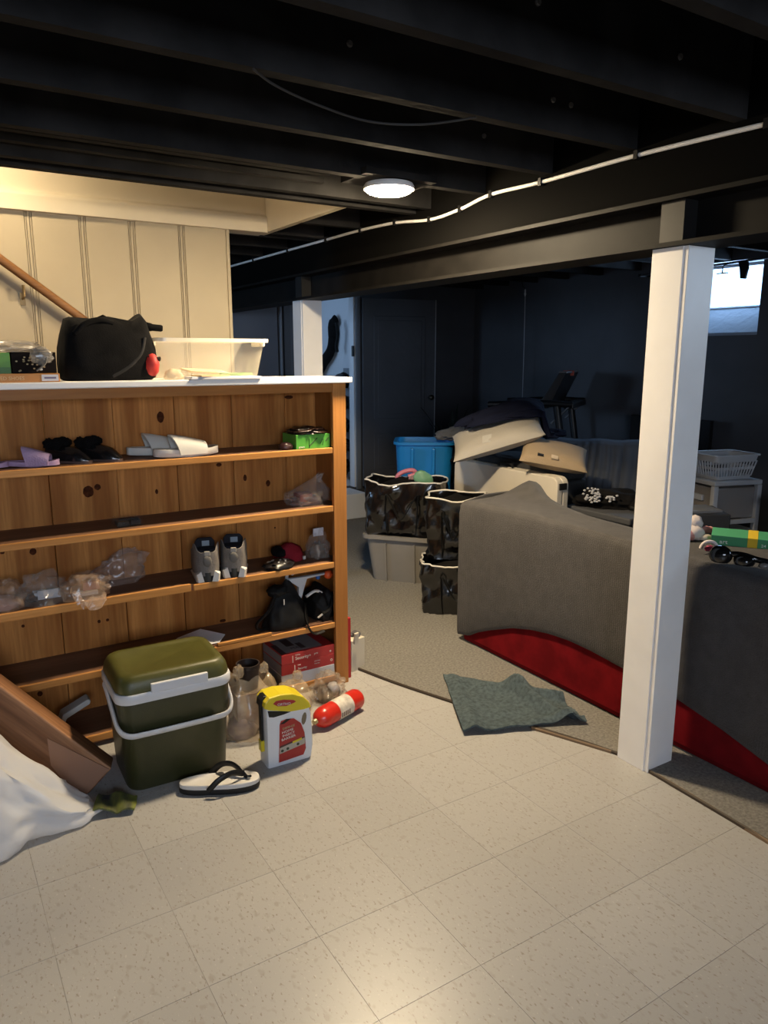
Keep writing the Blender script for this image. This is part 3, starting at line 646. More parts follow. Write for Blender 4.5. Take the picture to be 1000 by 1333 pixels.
q = PY(365, 735, 2.95)
sq = thing('sequin_pouch', 'dark sequinned pouch lying flat in front of the maroon cap', 'pouch', (q.x, 2.965, z3), .25); sq.scale = (1.2, 1.2, 1.3)
part('cloth', B().blob(.062, .045, .018, .2, 3, 5, 3, True), [mat('black_satin', (.010,.009,.010), .35)], sq, smooth=70)
for k in range(34):
    a = random.random()*2*PI; r = math.sqrt(random.random())*.85; u, v = .058*r*math.cos(a), .042*r*math.sin(a)
    zt = .010+.017*math.sqrt(max(0, 1-r*r))
    part('sequin', B().lathe([(.001,.0025),(.0042,.0015),(.0042,-.001)], 6, c=(u, v, zt)), [M_metal], sq)
mc = thing('cap', 'dark red cap slumped behind the sequinned pouch', 'cap', (PY(381,715,3.05).x-.012, 3.06, z3))
part('crown', B().blob(.066, .060, .058, .15, 2, 7, 3, True, ridge=.1, lift=.35), [mat('maroon_wool', (.24,.016,.026), .85, spec=.1)], mc, smooth=70)
part('black_brim', B().blob(.03, .05, .028, .1, 2, 4, 3, True, c=(-.058, -.005, .03)), [M_blackcloth], mc, smooth=70)
part('white_clip', B().box(.03, .042, -.068, -.060, .008, .024), [M_wrub], mc, rot=(0, .0, .2))
film_bag('plastic_bag', 'clear plastic bag of small metal parts with a white header tag', (PY(415,728,3.0).x+.012, 3.03, z3), (.050, .045, .088), M_cleanbag, 53, top=pinch(.075, .35), contents=[
    ('header_tag', B().box(-.028, .024, -.012, -.008, .105, .142), mat('tag_white', (.6,.6,.66), .5)), ('metal_parts', B().blob(.036, .030, .045, .3, 6, 3, 3, True, ridge=.4, rfr=9), mat('grey_parts', (.20,.17,.14), .35, metal=.4))])
# ---- fourth shelf
z4 = SZ[3]
q = PY(250, 830, 2.98)
solo('envelope', B().add([(-.14,-.05,.012),(.10,-.06,.004),(.15,.0,.012),(.07,.09,.024),(-.04,.06,.016)], [(0,1,2,3,4)]), [mat('pale_envelope', (.84,.83,.85), .7)], 'pale paper envelope lying on the fourth shelf above the cooler', 'envelope', (q.x, 2.99, z4), solid=.002)
M_nylon = mat('black_nylon', (.005,.005,.0052), .65, spec=.25, var=.3, vscale=14, bump=.08, bscale=80)
hb = thing('handbag', 'black nylon handbag with a strap hanging over the fourth shelf edge', 'bag', (PY(382,820,2.95).x-.018, 2.985, z4))
def hbf(p, d): k = 1-.52*max(0, p.z)/.20; return Vector((p.x*k+.10*p.z*0, p.y*(k*.9+.1), p.z))
part('body', B().blob(.116, .075, .150, .12, 2.4, 61, 4, True, ridge=.12, rfr=4, lift=.35, fn=hbf), [M_nylon], hb, smooth=70)
part('strap', B().tube(smooth_path([(-.06,-.03,.165),(-.10,-.04,.10),(-.155,-.03,.045),(-.135,-.02,.010),(-.06,-.02,.02)], 6), .007, 6), [M_nylon], hb, smooth=60)
part('top_flap', B().blob(.055, .04, .028, .2, 3, 7, 3, False, c=(-.035, .0, .170)), [M_nylon], hb, smooth=70)
part('zip_pull', B().box(-.042, -.038, -.0722, -.068, .125, .15), [M_metal], hb)
part('hanging_strap', B().tube(smooth_path([(.085,-.03,.10),(.07,-.055,.05),(.078,-.082,-.01),(.105,-.085,-.035),(.15,-.085,-.03)], 6), .009, 6, flat=.5), [M_nylon], hb, smooth=60)
hb2 = thing('shoulder_bag', 'black shoulder bag wedged behind the handbag against the right side', 'bag', (1.532, 3.035, z4))
part('body', B().blob(.060, .10, .110, .15, 2.4, 66, 4, True, ridge=.15, rfr=4, lift=.4), [M_nylon], hb2, smooth=70)
part('strap', B().tube(smooth_path([(.045,-.06,.12),(.015,-.095,.06),(-.03,-.10,.04)], 6), .008, 6), [M_nylon], hb2, smooth=60)
part('buckle', B().box(-.035, .005, -.105, -.101, .045, .053), [M_metal], hb2, rot=(0, -.5, 0))
M_wp = mat('grey_white_plastic', (.50,.52,.55), .45)
tp_ = thing('toy', 'grey white toy with a blue and an orange knob poking out of the handbags', 'toy', (PY(400,762,3.0).x-.030, 3.005, z4+.166)); tp_.scale = (1.3, 1.3, 1.3)
part('frame', B().prism([(-.055,.03),(-.045,.036),(.0,.035),(.10,.036),(.10,.030),(.022,.026),(.012,.0),(-.002,-.045),(-.012,-.045),(-.012,.0),(-.04,.022)], -.008, .008, 'y'), [M_wp], tp_, bevel=.002)
part('grip_loop', B().tube(smooth_path([(-.055,-.0,.03),(-.052,-.0,.055),(-.042,-.0,.062),(-.03,0,.048)], 4), .006, 6), [M_wp], tp_, smooth=60)
part('curved_handle', B().tube(smooth_path([(.01,-.02,-.035),(.045,-.02,-.02),(.07,-.02,-.03),(.074,-.02,-.045)], 4), .006, 6), [mat('white_plastic', (.65,.65,.66), .4)], tp_, smooth=60)
part('orange_knob', B().blob(.018, .016, .016, .1, 3, 2, 3, False, c=(.108, -.005, .028)), [mat('orange_plastic', (.75,.10,.02), .4)], tp_, smooth=70, label='orange knob')
part('blue_knob', B().lathe([(.001,.012),(.010,.010),(.012,.0),(.001,-.004)], 12, c=(.07, 0, .058)).lathe([(.001,.012),(.008,.010),(.008,.0),(.001,-.004)], 10, c=(.068, 0, .018)), [mat('blue_plastic', (.02,.12,.45), .35)], tp_, smooth=60, label='blue knob')
# ---- bottom shelf: red software boxes
M_redcard = mat('red_card', (.36,.022,.026), .4); M_greycard = mat('grey_card', (.22,.22,.235), .5); M_whitecard = mat('white_card', (.55,.56,.60), .5)
bx = 1.418
def red_box(k, z, h, face, lab, lines):
    t = thing('software_box', lab, 'box', (bx, 3.022, z), .01*(k-1), 'stacked boxes on the bottom shelf')
    part('carton', B().box(-.135, .135, -.105, .105, 0, h), [face], t, bevel=.0015)
    part('side_print', B().box(-.1358, -.134, -.10, .10, .004, h-.004), [M_greycard], t)
    for (s, size, x, zz) in lines: text(s, size, MATS['print_white'], t, (x, -.1058, zz), (PI/2, 0, 0))
    return t
zb = .05
red_box(0, zb, .055, M_whitecard, 'white box at the foot of the red box stack', [])
b1 = red_box(1, zb+.055, .052, M_redcard, 'red box in the middle of the stack with a white bar and fine print', [('Security', .014, -.055, .014), ('total', .008, -.055, .034), ('anti virus', .008, .03, .034), ('internet', .008, .03, .022), ('|', .04, -.075, .012), ('O', .016, .112, .018)])
b2 = red_box(2, zb+.107, .046, M_redcard, 'red box on top of the stack with a grey printed lid', [('Security+', .021, -.068, .012), ('TOTAL', .008, -.068, .032), ('pro', .014, .028, .018), ('|', .036, -.085, .010), ('o', .018, .108, .012)])
part('lid_print', B().box(-.11, .08, -.085, .09, .0455, .0468), [M_greycard], b2, label='grey printed lid panel')
part('dark_print', B().box(-.13, -.105, -.09, .03, .0455, .0472).box(-.07, -.03, -.02, .07, .0466, .0472).box(-.02, .005, -.07, .0, .0466, .0473), [mat('dark_print', (.05,.03,.035), .5)], b2)
b3 = MATS['print_white']
text('MAX', .03, mat('dark_print2', (.06,.05,.06), .5), b2, (-.065, -.06, .0472), (0, 0, 0))
# ================================================================ ON THE TILED FLOOR
# ---- olive cooler
M_olive = mat('olive_plastic', (.034,.034,.011), .42, var=.08, vscale=30, bump=.12, bscale=300); M_olid = mat('olive_lid', (.070,.068,.015), .40, var=.08, vscale=20, bump=.1, bscale=300)
M_wpl = mat('cooler_white', (.60,.60,.62), .4)
ck = thing('cooler', 'olive green picnic cooler with white lip and carrying handle on the tiles', 'cooler', (.692, 2.635, 0), -.03)
def cr_(w, d, r, z): return ring(rrect(w*1.06, d*1.04, r, 6), z*1.03)
CK = Matrix.Diagonal((1.06, 1.04, 1.03))
b = B(); b.loft([cr_(.335,.255,.05,0), cr_(.345,.265,.05,.012), cr_(.362,.285,.05,.215), cr_(.372,.292,.05,.225), cr_(.380,.300,.05,.335)])
part('body', b, [M_olive], ck, smooth=50)
b = B(); b.loft([cr_(.388,.308,.055,.333), cr_(.394,.314,.056,.340), cr_(.394,.314,.056,.362), cr_(.388,.308,.055,.368)])
lp = part('lip', b, [M_wpl], ck, smooth=50, label='white lip around the lid')
b = B(); b.prism([(-.085,.362),(.105,.362),(.105,.395),(-.085,.395)], -.1585, -.140, 'y'); b.v = [tuple(CK @ Vector(v)) for v in b.v]; part('latch_panel', b, [M_wpl], ck, bevel=.003, label='white latch panel')
b = B(); b.loft([cr_(.380,.300,.055,.366), cr_(.382,.302,.055,.376), cr_(.372,.292,.055,.402), cr_(.352,.272,.05,.420), cr_(.335,.255,.045,.4255), cr_(.300,.220,.04,.4255), cr_(.292,.212,.038,.4225)])
part('lid', b, [M_olid], ck, smooth=50, label='olive green domed lid')
path = [(-.196,.06,.335),(-.198,.0,.325),(-.197,-.07,.285),(-.192,-.125,.245),(-.165,-.156,.226),(-.10,-.160,.222),(.10,-.160,.222),(.165,-.156,.226),(.192,-.125,.245),(.197,-.07,.285),(.198,.0,.325),(.196,.06,.335)]
path = [tuple(CK @ Vector(v)) for v in path]
part('handle', B().tube(smooth_path(path, 5), .016, 10, flat=.45), [M_wpl], ck, smooth=60, label='white carrying handle')
for sx in (-1, 1): part('pivot', B().lathe([(.018,-.008),(.018,.008)], 14), [M_wpl], ck, loc=(sx*.202, .057, .345), rot=(0, PI/2, 0))
# ---- insect spray jug
jg = thing('spray_jug', 'white plastic spray jug with yellow cap and red label on the tiles', 'jug', (1.075, 2.43, 0), -.04)
jg.scale = (1, 1, .95)
M_jug = mat('jug_white', (.66,.68,.72), .35); M_yel = mat('yellow_plastic', (.62,.50,.02), .35)
out = [(-.088,.004),(-.080,0),(.080,0),(.090,.006),(.098,.06),(.096,.13),(.092,.20),(.080,.245),(.05,.27),(.0,.285),(-.06,.29),(-.088,.28)]
hole = []
b = B(); n = len(out)
sec = []
for (yy, k) in ((-.042,.965),(-.036,1.),(.036,1.),(.042,.965)): sec.append([(x*k, yy, .13+(z-.13)*k if k < 1 else z) for x, z in out])
for s_ in sec:
    for i, v in enumerate(s_): s_[i] = (v[0], v[1], max(v[2], 0))
b.loft(sec); part('bottle', b, [M_jug], jg, smooth=30)
cap = [(-.096,.262),(-.092,.285),(-.075,.302),(-.03,.306),(.02,.298),(.06,.275),(.085,.245),(.092,.222),(.06,.220),(.01,.224),(-.03,.236),(-.075,.250)]
part('cap', B().prism(cap, -.0455, .0455, 'y'), [M_yel], jg, bevel=.004, label='yellow cap')
part('black_collar', B().prism([(-.083,.250),(-.03,.236),(.01,.2235),(-.02,.219),(-.06,.217),(-.078,.222)], -.0445, .0445, 'y'), [M_blackplastic], jg, bevel=.002, label='black collar')
part('nozzle', B().prism([(-.104,.262),(-.100,.288),(-.088,.302),(-.076,.302),(-.090,.28),(-.09,.262)], -.02, .02, 'y'), [M_blackplastic], jg, bevel=.002)
part('spray_wand', B().box(-.099, -.090, -.012, .012, .11, .265), [M_blackplastic], jg, bevel=.002)
part('wand_tip', B().box(-.103, -.088, -.014, .014, .065, .112), [M_yel], jg, bevel=.003)
lab = [(-.045,.018),(.055,.024),(.066,.05),(.062,.12),(.048,.165),(.02,.194),(-.01,.2),(-.032,.196),(-.038,.18)]
part('label_panel', B().prism(lab, -.0436, -.041, 'y'), [mat('label_red', (.34,.022,.022), .4)], jg)
part('label_rim', B().tube([(x*1.04, -.0425, z) for x, z in lab], .0022, 5, closed=True), [M_jug], jg)
part('label_photo', B().prism([(-.041,.055),(.062,.072),(.064,.098),(-.04,.080)], -.0441, -.042, 'y'), [mat('label_grey', (.38,.35,.30), .5)], jg)
part('label_band', B().prism([(-.04,.08),(.062,.098),(.062,.104),(-.039,.088)], -.0442, -.042, 'y'), [mat('label_dark', (.07,.02,.02), .5)], jg)
part('label_yellow', B().prism([(.012,.086),(.05,.093),(.05,.102),(.012,.095)], -.0445, -.042, 'y'), [M_yel], jg)
for u, v in ((-.03,.066),(-.008,.07),(.034,.078)): part('label_spot', B().prism([(u+.006*math.cos(i*PI/4), v+.006*math.sin(i*PI/4)) for i in range(8)], -.0444, -.042, 'y'), [mat('label_black', (.03,.04,.025), .5)], jg)
part('label_crown', B().prism([(-.037,.182),(-.01,.198),(.012,.196),(-.02,.180)], -.0442, -.042, 'y'), [M_blackplastic], jg)
MP = MATS['print_white']
text('DEFENSE', .0125, mat('print_gold', (.45,.36,.2), .5), jg, (-.026, -.0446, .155), (PI/2, -.10, 0))
text('HOME', .014, MP, jg, (-.030, -.0446, .139), (PI/2, -.10, 0), sx=1.2); text('INSECT', .014, MP, jg, (-.028, -.0446, .124), (PI/2, -.10, 0), sx=1.1)
text('BARRIER', .014, MP, jg, (-.032, -.0446, .108), (PI/2, -.12, 0), sx=1.1)
part('badge', B().prism([(-.062,.276),(-.05,.285),(-.02,.284),(.02,.272),(.030,.264),(.02,.260),(-.01,.254),(-.045,.262)], -.0463, -.044, 'y'), [M_redcard], jg, label='red badge')
text('ORTHO', .015, MP, jg, (-.046, -.0466, .264), (PI/2, .15, 0))
part('grip_hole', B().prism([(.062+.010*math.cos(i*PI/6)+.004*math.sin(i*PI/6), .180+.026*math.sin(i*PI/6)) for i in range(12)], -.0425, .0425, 'y'), [mat('hole_shade', (.16,.13,.08), .7)], jg)
# ---- red cylinder
A0, A1 = Vector((1.285, 2.565, .045)), Vector((1.525, 2.655, .045)); dxy = (A1-A0); ang = math.atan2(dxy.y, dxy.x); Lc = dxy.length
ex = thing('gas_cylinder', 'red metal cylinder with a white label lying on its side on tiles', 'cylinder', (A0.x, A0.y, 0), ang)
M_redp = mat('red_enamel', (.52,.022,.012), .28, spec=.6)
RY = (0, PI/2, 0)
part('body', B().lathe([(.012,-.012),(.020,-.008),(.034,.004),(.0435,.022),(.045,.035),(.045,Lc-.012),(.041,Lc),(.034,Lc+.003),(.001,Lc)], 28), [M_redp], ex, loc=(0,0,.045), rot=RY, smooth=50)
part('label_wrap', B().lathe([(.0456,.095),(.0456,.185)], 28, caps=False), [mat('label_cream', (.55,.50,.44), .5, var=.25, vscale=30)], ex, loc=(0,0,.045), rot=RY, smooth=60)
part('valve', B().lathe([(.010,-.028),(.012,-.024),(.012,-.008)], 14), [mat('brass', (.45,.38,.22), .35, metal=.7)], ex, loc=(0,0,.045), rot=RY, smooth=50)
for k in range(5):
    part('label_line', B().box(.10+.012*k, .106+.012*k, -.0465, -.0445, .03, .05), [mat('label_ink', (.25,.16,.12), .6)], ex)
# ---- red bar and white carton behind the stile
solo('red_bar', B().box(-.011, .011, -.011, .011, 0, .305), [mat('red_bar_paint', (.36,.012,.016), .4)], 'upright red bar leaning beside the right end of the shelf unit', 'bar', (1.648, 2.955, 0), bevel=.004)
wc = thing('white_carton', 'small white open carton standing behind the red bar', 'carton', (1.725, 3.045, 0), .25)
part('carton', B().box(-.045, .045, -.04, .04, 0, .16), [mat('cream_card', (.60,.55,.45), .6)], wc, bevel=.002)
part('flap', B().box(-.045, -.02, -.045, -.035, .155, .21), [MATS['cream_card']], wc, rot=(.1, 0, 0))
solo('grey_sock', B().blob(.028, .025, .016, .3, 3, 5, 3, True), [mat('grey_knit', (.09,.085,.09), .9)], 'small grey cloth lump resting on the white open carton', 'cloth', (1.745, 3.055, .158), smooth=70)
# ---- flip flop
q = PZ(288, 1022, .02)
ff = thing('flip_flop', 'white flip flop with black straps and thick black sole by the cooler', 'sandal', (.79, 2.372, 0), -PI/2-.40)
o = sole_outline(.285, .115)
part('outsole', B().loft([[(x*.94, y*.97, 0) for x, y in o], [(x, y, .006) for x, y in o], [(x, y, .022) for x, y in o]]), [mat('black_eva', (.008,.008,.009), .6)], ff, smooth=50)
part('footbed', B().loft([[(x*.99, y*.99, .022) for x, y in o], [(x, y, .026) for x, y in o], [(x*.985, y*.985, .036) for x, y in o], [(x*.93, y*.95, .038) for x, y in o], [(x*.7, y*.8, .033) for x, y in o]]), [mat('white_eva', (.60,.58,.56), .55)], ff, smooth=50)
part('strap', B().tube(smooth_path([(-.056,-.035,.026),(-.050,.0,.062),(-.028,.045,.074),(.0,.085,.050),(.0,.092,.034)], 6), [.012]*10+[.013]*6+[.010]*9, 8, flat=.45), [M_blackplastic], ff, smooth=60)
part('strap', B().tube(smooth_path([(.056,-.035,.026),(.050,.0,.060),(.030,.045,.072),(.0,.085,.050)], 6), .011, 8, flat=.45), [M_blackplastic], ff, smooth=60)
part('strap_hook', B().tube(smooth_path([(.0,.092,.036),(.012,.10,.044),(.005,.110,.040)], 4), .005, 6), [M_blackplastic], ff)
# ---- tan grocery bags beside the cooler
M_tanopaq = film_mat('tan_grocery_film', (.56,.43,.28), .55, rough=.2, scale=6, strength=.8, stretch=(1,1,.45))
def openbag(p, d):
    k = 1-.22*max(0, p.z-.10)/.2; rho = math.hypot(d.x, d.y); z = p.z
    if d.z > 0 and rho < .70: z = .190 if rho < .62 else .190+(p.z-.190)*(rho-.62)/.08
    return Vector((p.x*k, p.y*k, z))
gbag = film_bag('grocery_bag', 'tall tan grocery bag holding a dark pot between cooler and spray jug', (1.045, 2.715, 0), (.130, .115, .195), M_tanopaq, 71, ridge=.28, rfr=2.6, top=openbag, amp=.12, contents=[
    ('folded_box', B().box(-.07, .075, -.05, .06, .03, .185), mat('mixed_print', (.30,.16,.10), .6, col2=(.50,.45,.38), vscale=14)), ('dark_bundle', B().blob(.06, .05, .06, .2, 3, 2, 3, True, c=(-.04, -.02, .0)), mat('bundle_print', (.10,.07,.10), .6, col2=(.35,.25,.2), vscale=20)),])
part('ear', B().blob(.02, .012, .028, .3, 3, 6, 3, False, ridge=.4, c=(-.06, -.05, .29)), [M_tanopaq], gbag, smooth=50)
part('ear', B().blob(.018, .012, .022, .3, 3, 8, 3, False, ridge=.4, c=(.05, -.05, .285)), [M_tanopaq], gbag, smooth=50)
solo('plant_pot', B().lathe([(.038,0),(.046,.09),(.049,.092),(.049,.105),(.043,.105),(.038,.06),(.001,.05)], 20), [mat('dark_pot', (.010,.004,.004), .5)], 'dark round pot sitting in the mouth of the tall grocery bag', 'pot', (1.048, 2.72, .190), smooth=50)
film_bag('grocery_bag', 'small crinkled clear bag tucked between the cooler and tall grocery bag', (.945, 2.862, 0), (.042, .036, .15), M_cleanbag, 75, ridge=.5, rfr=4, contents=[('dark_contents', B().blob(.030, .026, .10, .2, 3, 2, 3, True), mat('dark_red_brown', (.06,.03,.025), .5))])
gb2 = film_bag('grocery_bag', 'knotted tan plastic bag lying in front of the red boxes', (1.268, 2.775, 0), (.086, .085, .088), M_tanopaq, 81, ridge=.16, rfr=3, amp=.15)
part('knot', B().blob(.022, .016, .026, .25, 3, 4, 3, False, ridge=.3, c=(.02, -.01, .165)), [M_tanopaq], gb2, smooth=50)
film_bag('grocery_bag', 'crumpled brown clear bag squeezed behind the red cylinder', (1.460, 2.80, 0), (.074, .066, .078), film_mat('brown_clear_film', (.46,.36,.27), .42, scale=8), 84, ridge=.5, rfr=4, contents=[('white_cup', B().blob(.032,.03,.045,.05,3,2,3,True,c=(.03,.015,.0)), mat('dull_white', (.4,.39,.40), .5)), ('dark_contents', B().blob(.036, .04, .04, .2, 3, 2, 3, True, c=(-.025,0,0)), mat('brown_dark', (.06,.045,.035), .5))])
# ---- white trash bag, wood-grain carton, printed cloth
M_wbag = film_mat('white_bag_film', (.86,.85,.86), .97, rough=.3, scale=5, strength=.35)
def tbf(p, d):
    s = max(0, min(1, (p.x+.30)/.62))
    z = p.z*(1.62-1.47*s**1.0)
    y = p.y*(1-.35*s) - .03*s
    n_ = noise.noise(Vector((p.x*7, p.y*9, p.z*9)))*.020 + (.4-abs(noise.noise(Vector((p.x*9+p.z*6, p.y*14, p.z*5)))))*.018 + noise.noise(Vector((p.x*26, p.y*26, p.z*20)))*.005
    return Vector((p.x, y+n_*(1-.4*s), max(z*(1+.10*n_*8) + n_*.7, .001)))
tb_ = thing('trash_bag', 'bulging white plastic trash bag slumped on the tiles beside the cooler', 'bag', (.03, 2.515, 0))
part('film', B().blob(.37, .20, .33, .10, 2.2, 91, 5, True, ridge=.10, rfr=4.5, lift=.40, fn=tbf), [M_wbag], tb_, smooth=70)
M_wg = wood_mat('woodgrain_card', (.16,.07,.032), (.36,.18,.09), (.07,.028,.014), 'x', rand=.0)
a = Vector((.03, 2.80, .45)); c = Vector((.425, 2.63, .02)); d = c-a
wt = thing('woodgrain_carton', 'long wood-grain printed carton slanting behind the white trash bag', 'carton', tuple(a), 0, rot=(0, 0, 0))
u = d.normalized(); vv = Vector((-.15, -.86, .0)); vv = (vv-u*vv.dot(u)).normalized(); ww = u.cross(vv).normalized()
L_ = d.length
wt.rotation_euler = Matrix((u, vv, ww)).transposed().to_euler()
part('sleeve', B().box(0, L_, -.05, .05, -.075, .088), [M_wg], wt, bevel=.006)
part('torn_flap', B().add([(L_*.60,.0515,-.03),(L_*.99,.0515,-.07),(L_*.99,.0515,.075),(L_*.72,.0515,.035)], [(0,1,2,3)]), [mat('flap_brown', (.26,.13,.075), .5)], wt, solid=.003)
part('top_edge', B().tube([(0,.05,.088), (0,.05,-.075)], .004, 5), [mat('pale_card_edge', (.5,.38,.25), .7)], wt)
M_print = mat('printed_cloth', (.012,.014,.025), .7, col2=(.16,.18,.03), vscale=26, stretch=(1, .12, 1))
def clf(u_, v_):
    x = (u_-.5)*.13; y = (v_-.5)*.10
    return (x, y-.15*x*0, .010+.018*(1-u_)+.008*math.sin(u_*9+v_*3)+.005*noise.noise(Vector((x*40, y*40, 0))))
solo('printed_scarf', B().grid(clf, 14, 10), [M_print], 'small dark cloth with yellow green print lying by the cooler foot', 'cloth', (.445, 2.445, 0), (0, 0, -.35), smooth=70, solid=.006)
# grey L shaped bracket on the bottom shelf
q = PY(105, 935, 3.0)
lbk = B().prism([(-.07,.0),(-.055,.0),(-.03,.055),(.06,.095),(.065,.11),(.055,.118),(-.045,.075)], -.03, .03, 'y')
solo('metal_bracket', lbk, [mat('dull_steel', (.45,.45,.43), .5)], 'dull grey bent metal bracket standing on the bottom shelf', 'bracket', (q.x-.02, 3.03, .05), bevel=.004)
# ---- towel at the carpet edge
A_, B_, C_, D_ = [PZ(x, y, .02) for x, y in ((577,878),(603,952),(765,940),(740,903))]
D_ = Vector((2.315, 2.20, .02))
def towel(u_, v_):
    p = (A_*(1-u_)*(1-v_) + B_*(1-u_)*v_ + C_*u_*v_ + D_*u_*(1-v_))
    n_ = noise.noise(Vector((p.x*9, p.y*9, 0)))
    z = .020 + .016*n_ + .055*math.exp(-((u_-.62-.25*v_)/.08)**2)*(1-.4*v_) + .045*math.exp(-((v_-.06)/.10)**2)*u_ + .022*math.exp(-((v_-.9)/.08)**2)*u_ + .015*math.exp(-((u_-.1)/.05)**2) + .004*noise.noise(Vector((p.x*120, p.y*120, 0)))
    return (p.x+.03*n_*u_*v_, p.y+.03*n_*(v_-.5), max(z+.004, .0195))
solo('towel', B().grid(towel, 60, 44), [mat('teal_terry', (.115,.150,.165), .95, spec=.1, var=.25, vscale=60, bump=1., bscale=400)], 'crumpled grey teal towel thrown over the carpet edge before the sofa', 'towel', smooth=70, solid=.008)
# ================================================================ SOFA
M_cover = mat('grey_slipcover', (.062,.058,.058), .9, spec=.15, var=.10, vscale=25, bump=.5, bscale=250, sheen=.1)
# ribbed stretch fabric: fine vertical ribs
nt = M_cover.node_tree; N_ = nt.nodes; L__ = nt.links
wv = N_.new('ShaderNodeTexWave'); wv.inputs['Scale'].default_value = 30; wv.bands_direction = 'Y'; wv.inputs['Distortion'].default_value = .4
tc_ = N_.new('ShaderNodeTexCoord'); L__.new(tc_.outputs['Object'], wv.inputs['Vector'])
bp_ = [n for n in N_ if n.type == 'BUMP'][0]; b2_ = N_.new('ShaderNodeBump'); b2_.inputs['Strength'].default_value = .14; b2_.inputs['Distance'].default_value = .006
L__.new(wv.outputs['Color'], b2_.inputs['Height']); L__.new(bp_.outputs[0], b2_.inputs['Normal']); L__.new(b2_.outputs[0], N_['Principled BSDF'].inputs['Normal'])
M_redv = mat('red_velvet', (.15,.005,.008), .9, spec=.08, var=.2, vscale=12)
sf = thing('sofa', 'long red sofa under a grey ribbed slipcover, back to the tiles', 'sofa', (0, 0, .0))
part('frame', B().box(2.40, 3.20, .95, 3.03, .012, .40), [M_redv], sf, bevel=.02)
part('backrest', B().box(2.395, 2.60, .95, 3.03, .012, .76), [M_redv], sf, bevel=.03)
HEM = [(3.06,.03),(2.95,.05),(2.87,.095),(2.77,.14),(2.62,.20),(2.49,.232),(2.36,.252),(2.24,.26),(2.1,.255),(1.96,.243),(1.8,.228),(1.67,.212),(1.47,.17),(1.29,.12),(1.1,.06),(.92,.02)]
def lerp(tab, y):
    for (y0, z0), (y1, z1) in zip(tab[:-1], tab[1:]):
        if y <= y0 and y >= y1: return z0+(z1-z0)*(y0-y)/(y0-y1)
    return tab[0][1] if y > tab[0][0] else tab[-1][1]
RID = [(3.06,2.70),(3.0,2.76),(2.92,2.77),(2.7,2.67),(2.4,2.62),(2.1,2.62),(1.95,2.72),(1.8,2.82),(1.5,2.84),(.92,2.82)]
RZ = [(3.06,.785),(3.02,.80),(2.97,.85),(2.92,.875),(2.85,.868),(2.76,.835),(2.62,.812),(2.45,.80),(2.1,.79),(.92,.80)]
ET = [(3.06,.775),(2.95,.785),(2.5,.80),(2.1,.79),(1.9,.785),(.92,.775)]
def cover(u_, v_):
    y = 3.06-(3.06-.92)*u_; hz = lerp(HEM, y)+.011; xr = lerp(RID, y); rz = lerp(RZ, y); et = lerp(ET, y)
    endf = 1-min(1, min(u_, 1-u_)/.012)
    pr = [(2.384, hz), (2.378, hz+.02), (2.376, (hz+et)/2), (2.378, et-.06), (2.386, et-.018), (2.405, et), (2.46, et+.003+(rz-et)*.04), ((2.46+xr)/2, et+(rz-et)*.34), (xr-.03, rz), (xr+.02, rz-.012), (xr+.07, rz-.07), (xr+.12, .52), (3.0, .46), (3.18, .45), (3.215, .42), (3.22, .06)]
    k = v_*(len(pr)-1); i = min(int(k), len(pr)-2); f = k-i
    x = pr[i][0]*(1-f)+pr[i+1][0]*f; z = pr[i][1]*(1-f)+pr[i+1][1]*f
    n_ = noise.noise(Vector((x*5, y*5, z*5)))*.006
    y2 = y + (.0 if endf == 0 else -.012*endf if u_ < .5 else .012*endf)
    return (x-n_*.6, y2, z+n_*.5)
part('slipcover', B().grid(cover, 90, 45), [M_cover], sf, smooth=70, label='grey ribbed stretch slipcover')
# end wall of the cover
def endpanel(y):
    pr = [(2.39,.05),(2.38,.40),(2.386,.757),(2.41,.775),(2.55,.80),(2.72,.80),(2.79,.73),(2.86,.60),(3.18,.60),(3.21,.56),(3.21,.05)]
    return B().prism(pr, y-.012, y, 'y')
part('slipcover_end', endpanel(3.055), [M_cover], sf, bevel=.006); part('slipcover_end', endpanel(.945), [M_cover], sf, bevel=.006)
part('arm', B().box(2.6, 3.18, 2.84, 3.04, .40, .62), [M_cover], sf, bevel=.04, seg=3); part('arm', B().box(2.6, 3.18, .95, 1.15, .40, .62), [M_cover], sf, bevel=.04, seg=3)
# things lying on the sofa back, right of the post
def top_at(px, py, z): q = PZ(px, py, z); return q
q = PZ(913, 702, .80)
pl = thing('plush_toy', 'pink and white plush toy lying on the sofa back by the post', 'plush toy', (q.x+.018, q.y+.040, .792), -.6)
M_plw = mat('plush_white', (.55,.48,.46), .9); M_plp = mat('plush_pink', (.62,.28,.25), .9)
part('body', B().blob(.045, .035, .038, .1, 3, 1, 3, True, c=(-.01, 0, 0)), [M_plw], pl, smooth=70)
part('head', B().blob(.032, .03, .032, .1, 3, 4, 3, True, c=(.0, .02, .045)), [M_plw], pl, smooth=70)
part('pink_patch', B().blob(.026, .024, .028, .1, 3, 2, 3, True, c=(-.035, -.018, .0)), [M_plp], pl, smooth=70)
part('arm', B().blob(.034, .016, .018, .1, 3, 3, 3, True, c=(.06, .03, .018)), [M_plp], pl, smooth=70)
part('leg', B().blob(.03, .018, .016, .1, 3, 5, 3, True, c=(.03, -.02, .0)), [mat('plush_cream', (.5,.42,.36), .9)], pl, smooth=70)
q = PZ(925, 716, .80)
solo('ribbed_ring', B().tube([(.030*math.cos(t*PI/10), 0, .012+.028*math.sin(t*PI/10)) for t in range(0, 11)], .007, 7), [mat('white_scrunchie', (.58,.52,.52), .8)], 'white ribbed ring with a dark pink centre before the plush toy', 'ring', (q.x-.01, q.y, .795), (0, 0, -.6), smooth=60)
